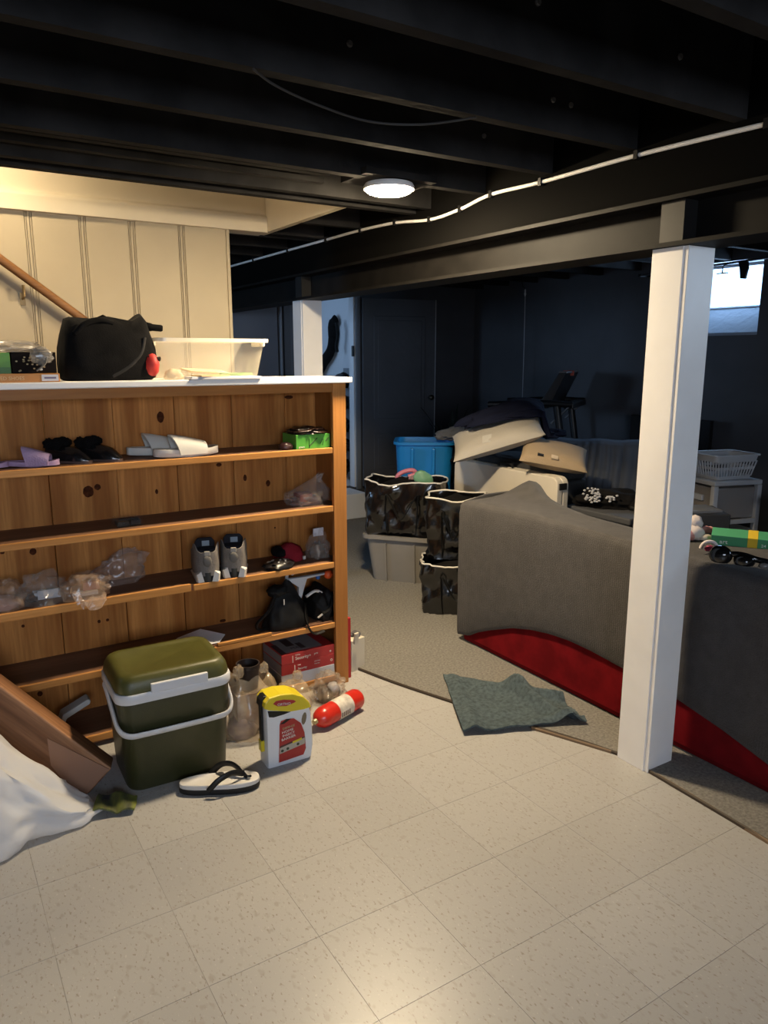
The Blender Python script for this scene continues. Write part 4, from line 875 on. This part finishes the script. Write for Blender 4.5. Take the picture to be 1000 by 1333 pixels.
solo('pink_scrunchie', B().blob(.02, .014, .014, .2, 4, 3, 3, True, ridge=.3), [mat('magenta_cloth', (.28,.03,.08), .8)], 'small dark magenta scrunchie inside the white ring', 'scrunchie', (q.x, q.y+.005, .795), smooth=60)
q = PZ(945, 706, .80)
gp = thing('crayon_box', 'green and yellow card box lying on the sofa back', 'box', (q.x+.050, q.y-.036, .797), -1.02)
M_gcard = mat('green_card2', (.06,.27,.13), .5)
cpt = part('carton', B().box(-.11, .11, -.03, .03, 0, .045), [M_gcard], gp, rot=(.35, 0, 0), bevel=.0015)
part('yellow_band', B().box(.02, .055, -.0308, .0308, -.0005, .0458), [mat('yellow_card', (.62,.42,.03), .5)], gp, rot=(.35, 0, 0))
text('art', .026, MP, cpt, (-.08, -.0306, .010), (PI/2, 0, 0)); text('24', .018, MP, cpt, (.068, -.0306, .010), (PI/2, 0, 0))
q = PZ(985, 715, .80)
ty = thing('plastic_tray', 'shallow white plastic tray behind the black sunglasses case', 'tray', (q.x+.133, q.y-.150, .797), -1.0)
b = B(); b.loft([ring(rrect(.22,.10,.02), .0), ring(rrect(.25,.13,.025), .03), ring(rrect(.262,.142,.028), .031), ring(rrect(.246,.126,.024), .028), ring(rrect(.215,.095,.02), .004)], True, True)
part('tray', b, [mat('tray_white', (.55,.55,.58), .5)], ty, smooth=40)
part('handle', B().tube(smooth_path([(-.05,.06,.028),(-.04,.075,.075),(.0,.08,.09),(.04,.075,.075),(.05,.06,.028)], 5), .006, 8), [MATS['tray_white']], ty, smooth=60)
q = PZ(965, 735, .80)
sg = thing('headphones', 'glossy black headphones lying on the sofa back edge', 'headphones', (q.x+.01, q.y+.01, .797), -1.05)
part('ear_cup', B().blob(.040, .034, .036, .05, 2, 1, 3, True, c=(-.065, .0, .0), lift=.7), [mat('gloss_black', (.006,.006,.006), .12, spec=.7)], sg, smooth=70)
part('ear_cup', B().blob(.036, .03, .026, .05, 2, 2, 3, True, c=(.012, -.005, .0), lift=.6), [MATS['gloss_black']], sg, smooth=70)
part('headband', B().tube(smooth_path([(-.06,.0,.03),(.0,.0,.035),(.06,.01,.02),(.15,.0,.015),(.20,.0,.012)], 5), .011, 8, flat=.7), [MATS['gloss_black']], sg, smooth=60)
part('hinge', B().blob(.018, .014, .012, .1, 3, 3, 2, True, c=(.075, -.01, .0)), [mat('grey_hinge', (.14,.13,.12), .35)], sg, smooth=70)
# ================================================================ BAGS, BINS BEHIND THE SOFA END
M_tarp = film_mat('black_laminated', (.0045,.0045,.005), 1., rough=.18, scale=9, strength=.55); M_tarp.node_tree.links.remove(M_tarp.node_tree.nodes['Principled BSDF'].inputs['Alpha'].links[0]); M_pipe = mat('white_piping', (.60,.57,.52), .6)
def shop_bag(label, loc, rotz, w, d, h, seed, sag=.03, group='black laminated shopping bags'):
    t = thing('shopping_bag', label, 'bag', loc, rotz, group); b = B(); n = 12; rings = []
    def wall(z, s):
        P = rrect(w*(.90+.10*z/h), d*(.86+.14*z/h), .03, 4); out = []
        Q = []
        for i in range(len(P)):
            x0, y0 = P[i]; x1, y1 = P[(i+1) % len(P)]; m = max(1, int(math.hypot(x1-x0, y1-y0)/.025))
            for k in range(m): Q.append((x0+(x1-x0)*k/m, y0+(y1-y0)*k/m))
        return Q
    base = wall(h, 0); m = len(base)
    NZ = 12
    for i in range(NZ+1):
        z = h*i/NZ; R = []
        for (x, y) in base:
            k = (.90+.10*z/h); nx = noise.noise(Vector((x*11+seed, y*11, z*9)))+.8*(.35-abs(noise.noise(Vector((x*22, y*22+seed, z*14)))))*2
            bul = 1+.05*math.sin(PI*z/h)
            zz = z - (sag*(noise.noise(Vector((x*6+seed*2, y*6, 0)))+.3*math.sin(x*14+seed)) if i >= NZ-2 else 0)*(1 if i == NZ else .6)
            R.append((x*k*bul+.022*nx*(1 if abs(y) < d*.45 else .4), y*k*bul+.022*nx, zz))
        rings.append(R)
    b.loft(rings, True, False); body = part('body', b, [M_tarp], t, smooth=60, solid=.003)
    part('piping', B().tube(rings[-1], .0055, 6, closed=True), [M_pipe], t, smooth=60, label='white piped rim')
    for sy in (-1, 1):
        for sx in (-1, 1):
            pass
        y = sy*(d/2+.022); zt = h*.80
        pth = [(-w*.18, y*.98, .02), (-w*.2, y*1.02, h*.45), (-w*.2, y, zt), (-w*.12, y*1.08, h*.62), (0, y*1.14, h*.36), (w*.12, y*1.08, h*.62), (w*.2, y, zt), (w*.2, y*1.02, h*.45), (w*.18, y*.98, .02)]
        part('handle', B().tube(smooth_path(pth, 4), .013, 6, flat=.3), [M_nylon], t, smooth=60)
    part('stuffing', B().blob(w*.42, d*.40, h*.25, .2, 3, seed, 3, True, c=(0, 0, h*.62), ridge=.2), [M_blackcloth], t, smooth=70)
    return t
M_greybin = mat('grey_tote_plastic', (.20,.185,.165), .45, var=.04)
gt = thing('storage_tote', 'warm grey plastic storage tote under the largest black bag', 'bin', (2.815, 4.19, .011), -.87)
b = B(); b.loft([ring(rrect(.42,.29,.05,5), 0), ring(rrect(.50,.36,.055,5), .31)], True, False); b.loft([ring(rrect(.50,.36,.055,5), .30), ring(rrect(.545,.405,.06,5), .30), ring(rrect(.545,.405,.06,5), .325), ring(rrect(.49,.35,.05,5), .325), ring(rrect(.41,.28,.045,5), .01)], False, True)
part('tub', b, [M_greybin], gt, smooth=40)
for x in (-.10, .10): part('rib', B().box(x-.006, x+.006, -.168, -.14, .02, .29), [M_greybin], gt, rot=(.10, 0, 0))
shop_bag('largest black shopping bag with white rim sitting in the grey tote', (2.805, 4.195, .334), -.74, .53, .33, .36, 3)
shop_bag('black shopping bag wedged between the grey tote and the sofa end', (2.74, 3.545, .318), -.75, .36, .22, .375, 8)
shop_bag('black shopping bag on the carpet, lowest of the three', (2.69, 3.435, .011), -.75, .46, .24, .30, 15, sag=.02)
# pink and green things in the largest bag
q = PY(540, 612, 4.25) + Vector((0, 0, .0)); PZ_ = .05
solo('pink_hook_toy', B().tube(smooth_path([(-.07,0,.0),(-.075,0,.045),(-.03,0,.075),(.03,0,.085),(.05,0,.06),(.0,0,.04)], 5), .016, 8), [mat('pink_plastic', (.50,.16,.22), .5)], 'curved pink plastic hook sticking out of the largest black bag', 'hook', (q.x-.04, 4.27, 0.66), (0, 0, -.5), smooth=60)
solo('pink_cup', B().lathe([(.02,0),(.03,.085),(.028,.085),(.018,.004)], 14), [mat('pale_pink', (.50,.33,.36), .5)], 'pale pink cup tipped in the largest black bag', 'cup', (q.x+.0, 4.24, 0.63), (.3, -.5, 0), smooth=60)
solo('green_case', B().blob(.075, .03, .055, .1, 2, 3, 3, False), [mat('mint_plastic', (.13,.28,.16), .5)], 'mint green rounded case leaning in the largest black bag', 'case', (2.895, 4.115, 0.70), (0, .7, -.5), smooth=60)
# blue tub
M_blue = mat('blue_tub_plastic', (.010,.20,.54), .4)
bt = thing('blue_tub', 'bright blue plastic tub standing before the navy door', 'tub', (3.37, 4.78, .011), -.62)
b = B(); b.loft([ring(rrect(.36,.30,.06,5), 0), ring(rrect(.44,.38,.07,5), .86)], True, False); b.loft([ring(rrect(.44,.38,.07,5), .85), ring(rrect(.475,.415,.075,5), .85), ring(rrect(.475,.415,.075,5), .872), ring(rrect(.43,.37,.065,5), .872), ring(rrect(.35,.29,.055,5), .02)], False, True)
part('tub', b, [M_blue], bt, smooth=40)
for x in (-.09, .07): part('rib', B().box(x-.012, x+.012, -.20, -.15, .05, .84), [M_blue], bt, rot=(.046, 0, 0), bevel=.006)
solo('grey_cloth', B().blob(.15, .07, .05, .2, 2.4, 13, 4, False, ridge=.2, rfr=3), [mat('grey_fleece', (.16,.155,.15), .95)], 'light grey fleece bundled over the blue tub rim', 'cloth', (3.57, 4.66, .93), (0, -.15, -.7), smooth=70)
solo('black_jacket', B().blob(.16, .10, .16, .25, 3, 17, 4, False, ridge=.25, rfr=4), [M_blackcloth], 'black jacket heaped behind the pillows against the blue tub', 'jacket', (3.60, 4.42, .80), (0, 0, -.6), smooth=70)
# folded white table
ft = thing('folding_table', 'white folding table folded flat on its edge behind black bags', 'table', (3.165, 3.575, .011), 0)
M_tab = mat('white_hdpe', (.58,.53,.45), .5, var=.03)
P_ = rrect(.98, .82, .05, 5)
part('tabletop_half', B().prism([(x, z+.41) for x, z in P_], -.046, -.002, 'x'), [M_tab], ft, bevel=.006)
part('tabletop_half', B().prism([(x, z+.41) for x, z in P_], .002, .046, 'x'), [M_tab], ft, bevel=.006)
part('carry_handle', B().tube(smooth_path([(0,-.05,.818),(0,-.045,.842),(0,.0,.845),(0,.075,.842),(0,.08,.818)], 4), .008, 6), [M_blackplastic], ft, smooth=60)
part('latch', B().box(-.03, .03, -.495, -.475, .745, .785), [M_blackplastic], ft, bevel=.004)
# storage bench that carries pillows
M_bench = mat('charcoal_fabric', (.028,.028,.030), .9)
sb_ = thing('storage_bench', 'charcoal upholstered bench behind the white folding table', 'bench', (3.375, 3.60, .011))
part('box', B().box(-.155, .145, -.37, .37, .06, .76), [M_bench], sb_, bevel=.02)
part('cushion', B().box(-.155, .145, -.37, .37, .76, .86), [M_bench], sb_, bevel=.03, seg=3)
for x in (-.12, .11):
    for y in (-.33, .33): part('foot', B().box(x-.025, x+.025, y-.025, y+.025, 0, .06), [M_dark], sb_)
def pillow(w, d, h, seed=0):
    b = B()
    for sgn in (1, -1):
        def fn(u_, v_):
            x = (u_-.5)*2; y = (v_-.5)*2
            t_ = max(0, (1-x**4)*(1-y**4))**.55
            k = 1-.05*(1-abs(x)**2)*abs(y)**3; k2 = 1-.05*(1-abs(y)**2)*abs(x)**3
            n_ = noise.noise(Vector((x*2+seed, y*2, seed)))*.12
            return (x*w/2*k2, y*d/2*k, sgn*h/2*t_*(1+n_))
        b.grid(fn, 24, 24)
    return b
p1 = thing('pillow', 'pale grey white pillow with a clear tag on the pile edge', 'pillow', (3.125, 3.64, 1.028), rot=(.30, -.31, -.72), group='pillows on the pile')
part('case', pillow(.58, .42, .115, 3), [mat('offwhite_cotton', (.36,.335,.30), .9, bump=.2, bscale=120)], p1, smooth=70)
part('tag', B().add([(-.09,-.16,.046),(-.04,-.17,.043),(-.02,-.10,.062),(-.08,-.085,.061)], [(0,1,2,3)]), [mat('clear_tag', (.55,.53,.5), .2, alpha=.8)], p1, solid=.002)
p2 = thing('pillow', 'tan pillow with a small black tag beside the grey white pillow', 'pillow', (3.268, 3.274, .933), rot=(.30, .16, -.75), group='pillows on the pile')
part('case', pillow(.40, .33, .105, 7), [mat('tan_cotton', (.30,.225,.145), .9, bump=.2, bscale=120)], p2, smooth=70)
part('black_tag', B().box(-.10, -.065, -.135, -.10, .040, .046), [M_dark], p2); part('care_label', B().box(-.02, .02, -.145, -.10, .040, .048), [mat('pale_care', (.5,.4,.29), .8)], p2)
NB_LOC, NB_ROT = Vector((3.26, 3.66, 0)), -.72
def build_navy(supports):
    # the blanket settles on whatever lies under it: each vertex is lifted by the height found below
    from mathutils.bvhtree import BVHTree
    bpy.context.view_layer.update(); trees = []
    for o in supports:
        M = o.matrix_world; trees.append(BVHTree.FromPolygons([M @ v.co for v in o.data.vertices], [tuple(p.vertices) for p in o.data.polygons]))
    cs, sn = math.cos(NB_ROT), math.sin(NB_ROT)
    def sup(x, y):
        best = 1.00
        for ox, oy in [(0,0)]+[(rr*math.cos(a), rr*math.sin(a)) for rr in (.018,.034) for a in [k*PI/4 for k in range(8)]]:
            for t in trees:
                h = t.ray_cast(Vector((x+ox, y+oy, 2.)), Vector((0, 0, -1)))
                if h[0] is not None: best = max(best, h[0].z)
        return best+.004
    def nav(p, d):
        x, y = NB_LOC.x+p.x*cs-p.y*sn, NB_LOC.y+p.x*sn+p.y*cs
        return Vector((p.x, p.y, sup(x, y) + p.z*(1+.2*noise.noise(p*5))))
    solo('navy_blanket', B().blob(.32, .14, .055, .22, 2.2, 23, 4, True, ridge=.14, rfr=3, fn=nav, lift=.6), [mat('navy_fleece', (.008,.010,.024), .95, spec=.1)], 'navy blue blanket heaped on top of the pillow pile', 'blanket', tuple(NB_LOC), (0, 0, NB_ROT), smooth=70)
solo('grey_duvet', B().blob(.14, .33, .016, .12, 2.4, 27, 4, True, ridge=.08, rfr=3, lift=.4), [mat('slate_cotton', (.05,.055,.065), .9)], 'slate grey bedding under the navy blanket on the bench', 'bedding', (3.37, 3.60, .870), (0, 0, .0), smooth=70)
build_navy([o for o in p1.children if o.name.startswith('case')] + [o for o in p2.children if o.name.startswith('case')])
# armchair with blue grey blanket
ac = thing('armchair', 'dark armchair hidden under a draped blanket behind the pillow pile', 'armchair', (4.12, 3.78, .011), -.85)
M_arm = mat('dark_blue_upholstery', (.016,.018,.023), .9)
part('seat', B().box(-.26, .26, -.30, .34, .08, .42), [M_arm], ac, bevel=.03, seg=3)
part('backrest', B().box(-.30, .30, -.42, -.22, .08, .93), [M_arm], ac, bevel=.05, seg=3)
for sx in (-1, 1): part('arm', B().box(sx*.28-.07, sx*.28+.07, -.405, .34, .08, .60), [M_arm], ac, bevel=.04, seg=3)
for sx in (-1, 1):
    for y in (-.36, .34): part('foot', B().box(sx*.24-.025, sx*.24+.025, y-.025, y+.025, 0, .08), [M_dark], ac)
def blk(u_, v_):
    x = (u_-.5)*.66; pr = [(-.445,.40),(-.445,.62),(-.438,.86),(-.425,.935),(-.39,.955),(-.30,.958),(-.215,.945),(-.205,.90),(-.200,.77),(-.198,.635)]
    k = v_*(len(pr)-1); i = min(int(k), len(pr)-2); f = k-i
    y = pr[i][0]*(1-f)+pr[i+1][0]*f; z = pr[i][1]*(1-f)+pr[i+1][1]*f
    fold = .026*math.sin(x*44+3*math.sin(x*7)) * min(1, abs(v_-.45)*5)
    return (x+.01*math.sin(z*9), y+(abs(fold)*.9+.004)*(-1 if v_ < .5 else 1), z+.004*math.sin(x*25)-.05*(v_ < .12)*abs(math.sin(x*6)))
solo('throw_blanket', B().grid(blk, 70, 36), [mat('blue_grey_fleece', (.12,.13,.152), .95, spec=.1)], 'blue grey fleece blanket draped over the armchair back in folds', 'blanket', (4.12, 3.78, .011), (0, 0, -.85), smooth=70, solid=.006)
# black bag and lace on the sofa seat area
q = PZ(780, 640, .80)
hs_ = thing('side_table', 'low dark side table between the sofa and the armchair', 'table', (3.40, 2.90, .011), 0)
part('tabletop', B().box(-.15, .15, -.24, .24, .60, .64), [mat('slate_top', (.05,.052,.06), .8)], hs_, bevel=.01)
for x in (-.12, .12):
    for y in (-.20, .20): part('leg', B().box(x-.02, x+.02, y-.02, y+.02, 0, .60), [M_dark], hs_)
bp = thing('black_backpack', 'black soft backpack slumped on the dark side table', 'backpack', (3.43, 2.95, .651), -.8)
part('body', B().blob(.20, .09, .075, .2, 2.4, 33, 4, True, ridge=.12, rfr=3, lift=.45), [M_blackcloth], bp, smooth=70)
part('flap', B().blob(.09, .07, .055, .1, 2, 35, 3, True, c=(.18, -.06, 0), lift=.4), [M_blackcloth], bp, smooth=70)
part('strap', B().tube(smooth_path([(.1,-.10,.02),(.14,-.13,.012),(.15,-.17,.0085),(.12,-.20,.0085)], 5), .010, 6, flat=.4), [M_nylon], bp, smooth=60)
lc = thing('lace_trim', 'white beaded lace ornament lying against the black backpack', 'lace', (3.34, 3.01, .665), -.8)
for k in range(46):
    a = random.random()*2*PI; r = math.sqrt(random.random())
    if k > 34: u_, v_ = .06+.075*random.random(), .012*random.gauss(0, 1)
    else: u_, v_ = .055*r*math.cos(a)-.01, .045*r*math.sin(a)+.015
    part('bead', B().blob(.009, .007, .007, .1, 3, k, 1, False, c=(u_, -.085, .055+v_)), [mat('lace_white', (.40,.40,.42), .6)], lc)
# ---- treadmill
M_tm = mat('treadmill_black', (.007,.007,.0075), .4); M_tmg = mat('treadmill_silver', (.20,.21,.22), .35, metal=.6)
tr0 = Vector((4.66, 4.44)); dirn = Vector((-.56, .83)).normalized(); tma = math.atan2(dirn.y, dirn.x)
tm = thing('treadmill', 'black treadmill with a tilted console in front of the navy wall', 'treadmill', (tr0.x, tr0.y, .011), tma)
part('deck', B().box(-.12, .95, -.31, .31, .02, .14), [M_tm], tm, bevel=.02)
part('running_belt', B().box(.08, .93, -.22, .22, .14, .146), [mat('belt_rubber', (.012,.012,.012), .8)], tm)
for sy in (-1, 1):
    part('upright', B().tube(smooth_path([(-.02, sy*.30, .1), (.02, sy*.30, .6), (.10, sy*.30, 1.12)], 5), .030, 8), [M_tm], tm, smooth=60)
    part('handrail', B().tube(smooth_path([(-.02, sy*.30, 1.135), (.25, sy*.31, 1.14), (.66, sy*.31, 1.12)], 5), .026, 8), [M_tm], tm, smooth=60)
    part('brace', B().tube([(-.02, sy*.30, 1.14), (.14, sy*.30, .98)], .009, 6), [M_tmg], tm, smooth=60)
part('console', B().prism([(.17,1.10),(.27,1.10),(.10,1.380),(.04,1.385)], -.29, .29, 'y'), [M_tm], tm, bevel=.008)
part('console_edge', B().box(.036, .104, -.27, .27, 1.378, 1.392), [M_tmg], tm, bevel=.003)
part('safety_tab', B().box(.03, .11, .0, .05, 1.355, 1.395), [mat('safety_red', (.35,.05,.025), .4)], tm, label='red safety tab')
part('crossbar', B().box(-.03, .05, -.30, .30, 1.10, 1.15), [M_tm], tm, bevel=.01)
# ---- potted plant
pp = thing('potted_plant', 'dark leafy plant in a pot beside the navy door', 'plant', (4.37, 5.74, .011))
part('pot', B().lathe([(.12,0),(.16,.30),(.17,.30),(.17,.33),(.15,.33),(.14,.28),(.001,.27)], 20), [mat('black_pot', (.012,.012,.012), .5)], pp, smooth=50)
M_leaf = mat('dark_leaf', (.010,.016,.011), .6)
for k in range(26):
    a = random.random()*2*PI; Lf = random.uniform(.55, .95); sp = random.uniform(.12, .42); b = B(); sec = []
    for i in range(7):
        t = i/6; r = sp*t**1.5; z = .28+Lf*t*(1-.18*t*t); wd = .022*math.sin(PI*min(1, .12+.88*t))+.002
        cx, cy = r*math.cos(a), r*math.sin(a); px_, py_ = -math.sin(a)*wd, math.cos(a)*wd
        sec.append([(cx-px_, cy-py_, z), (cx, cy, z+.006), (cx+px_, cy+py_, z)])
    b.loft(sec, False, False, closed=False); part('leaf', b, [M_leaf], pp, smooth=60)
# ---- drawer cart with basket by the right wall
M_cart = mat('cart_white', (.42,.43,.45), .5); M_drw = mat('cloudy_drawer', (.34,.31,.29), .3, alpha=.62)
dc = thing('drawer_cart', 'white plastic drawer cart with cloudy drawers by the navy wall', 'cart', (4.13, 2.72, .011), -.28)
W_, D2, Ht = .34, .30, .79
part('top', B().box(-W_/2, W_/2, -D2/2, D2/2, Ht-.028, Ht), [M_cart], dc, bevel=.006)
for sx in (-1, 1):
    for sy in (-1, 1): part('upright', B().box(sx*(W_/2-.016)-.016, sx*(W_/2-.016)+.016, sy*(D2/2-.016)-.016, sy*(D2/2-.016)+.016, 0, Ht-.028), [M_cart], dc, bevel=.004)
for z in (.0, .255, .51):
    part('rail_frame', B().box(-W_/2+.03, W_/2-.03, -D2/2, -D2/2+.02, z+.02, z+.045), [M_cart], dc); part('rail_frame', B().box(-W_/2, -W_/2+.02, -D2/2+.03, D2/2-.03, z+.02, z+.045), [M_cart], dc); part('rail_frame', B().box(W_/2-.02, W_/2, -D2/2+.03, D2/2-.03, z+.02, z+.045), [M_cart], dc)
    dr = part('drawer', B().box(-W_/2+.022, W_/2-.022, -D2/2+.022, D2/2-.022, z+.048, z+.235), [M_drw], dc, bevel=.008)
    part('drawer_pull', B().box(-W_/2-.0+.006, -W_/2+.022, -.04, .04, z+.15, z+.185), [M_cart], dr, bevel=.003)
bk = thing('plastic_basket', 'white slotted plastic basket standing on the drawer cart', 'basket', (4.13, 2.715, .803), -.25)
b = B(); r_a = rrect(.255,.195,.025,3); r_b = rrect(.315,.245,.03,3)
b.loft([ring(r_a, 0), ring(rrect(.262,.20,.026,3), .02)], True, False); part('base', b, [M_cart], bk, smooth=40, solid=.003)
b = B(); b.loft([ring(rrect(.300,.232,.03,3), .105), ring(rrect(.312,.242,.03,3), .138), ring(rrect(.334,.262,.034,3), .140), ring(rrect(.334,.262,.034,3), .148), ring(rrect(.305,.235,.03,3), .147)], False, False); part('rim', b, [M_cart], bk, smooth=40)
b = B(); b.loft([ring(rrect(.280,.215,.028,3), .058), ring(rrect(.286,.22,.028,3), .074)], False, False); part('mid_band', b, [M_cart], bk, smooth=40, solid=.003)
bars = B()
def bar(x0, y0, x1, y1): bars.tube([(x0, y0, .018), (x1, y1, .108)], .0055, 4)
for k in range(13):
    t = (k/12-.5)
    for s_ in (-1, 1): bar(t*.235, s_*.099, t*.275, s_*.115)
for k in range(10):
    t = (k/9-.5)
    for s_ in (-1, 1): bar(s_*.129, t*.175, s_*.149, t*.21)
o = part('side_bars', bars, [M_cart], bk); o['kind'] = 'stuff'
solo('black_speaker', B().box(-.03, .03, -.03, .03, 0, .075).lathe([(.02,.02),(.022,-.001)], 14, c=(0, 0, .0)), [M_blackplastic], 'small black box speaker beside the slotted basket on the cart', 'speaker', (3.985, 2.87, .803), (0, 0, .3), bevel=.004)
db = thing('dark_crate', 'dark grey storage crate with papers in front of the drawer cart', 'crate', (3.70, 2.57, .011), -.6)
part('body', B().box(-.14, .14, -.13, .13, 0, .66), [mat('dark_crate_plastic', (.020,.021,.024), .6)], db, bevel=.008)
part('paper', B().box(-.11, .10, -.09, .08, .66, .672), [mat('grey_paper', (.16,.165,.18), .7)], db, rot=(0, 0, .2))
gb_ = thing('grey_hamper', 'blue grey plastic hamper standing beside the drawer cart', 'hamper', (4.18, 2.17, .011), -.5)
b = B(); b.loft([ring(rrect(.30,.26,.05,4), 0), ring(rrect(.36,.32,.06,4), .70)], True, False); b.loft([ring(rrect(.36,.32,.06,4), .69), ring(rrect(.39,.35,.065,4), .69), ring(rrect(.39,.35,.065,4), .715), ring(rrect(.35,.31,.055,4), .715), ring(rrect(.29,.25,.05,4), .02)], False, True)
part('tub', b, [mat('blue_grey_plastic', (.14,.15,.17), .5)], gb_, smooth=40)
# dark flat screen leaning near the wall, blue cloth
tv = thing('flat_screen', 'black flat screen standing behind the draped armchair', 'screen', (4.93, 3.72, .011), PI/2)
part('panel', B().box(-.36, .36, -.02, .02, .62, 1.05), [M_blackplastic], tv, bevel=.004); part('stand', B().box(-.05, .05, -.03, .03, .10, .62), [M_blackplastic], tv); part('foot', B().box(-.22, .22, -.10, .10, 0, .10), [M_blackplastic], tv, bevel=.01)
solo('blue_bag', B().blob(.07, .07, .10, .2, 3, 44, 3, True, ridge=.2), [mat('pale_blue_film', (.16,.22,.42), .5)], 'pale blue plastic bundle resting on the armchair seat', 'bundle', (4.22, 3.72, .431), smooth=70)
# ---- inside the doorway
hk = thing('hanging_bag', 'long black padded bag hanging on the white wall beyond the doorway', 'bag', (0, 0, 0))
part('sleeve', B().tube(smooth_path([PX(x, y, 3.87) for x, y in ((408,500),(420,474),(430,458),(433,440),(433,424),(438,415))], 5), [.075]*6+[.070]*10+[.075]*6+[.06]*3+[.03], 10, flat=.5), [M_blackcloth], hk, smooth=60)
part('buckle_strip', B().tube(smooth_path([PX(x, y, 3.82) for x, y in ((438,420),(440,436),(438,450),(439,458))], 4), .018, 6), [M_nylon], hk)
rk = thing('wall_rack', 'narrow rack of black gear seen through the doorway', 'rack', (3.90, 6.88, .25), -PI/2)
part('frame', B().box(-.12, .18, -.02, .02, 0, 1.15), [mat('rack_grey', (.25,.27,.30), .5)], rk)
for k, z in enumerate((.08, .30, .52, .75, .98)):
    part('gear', B().blob(.12, .07, .075, .3, 3, k+50, 3, False, ridge=.2, c=(.0, -.095, z+.05)), [M_blackplastic], rk, smooth=60)
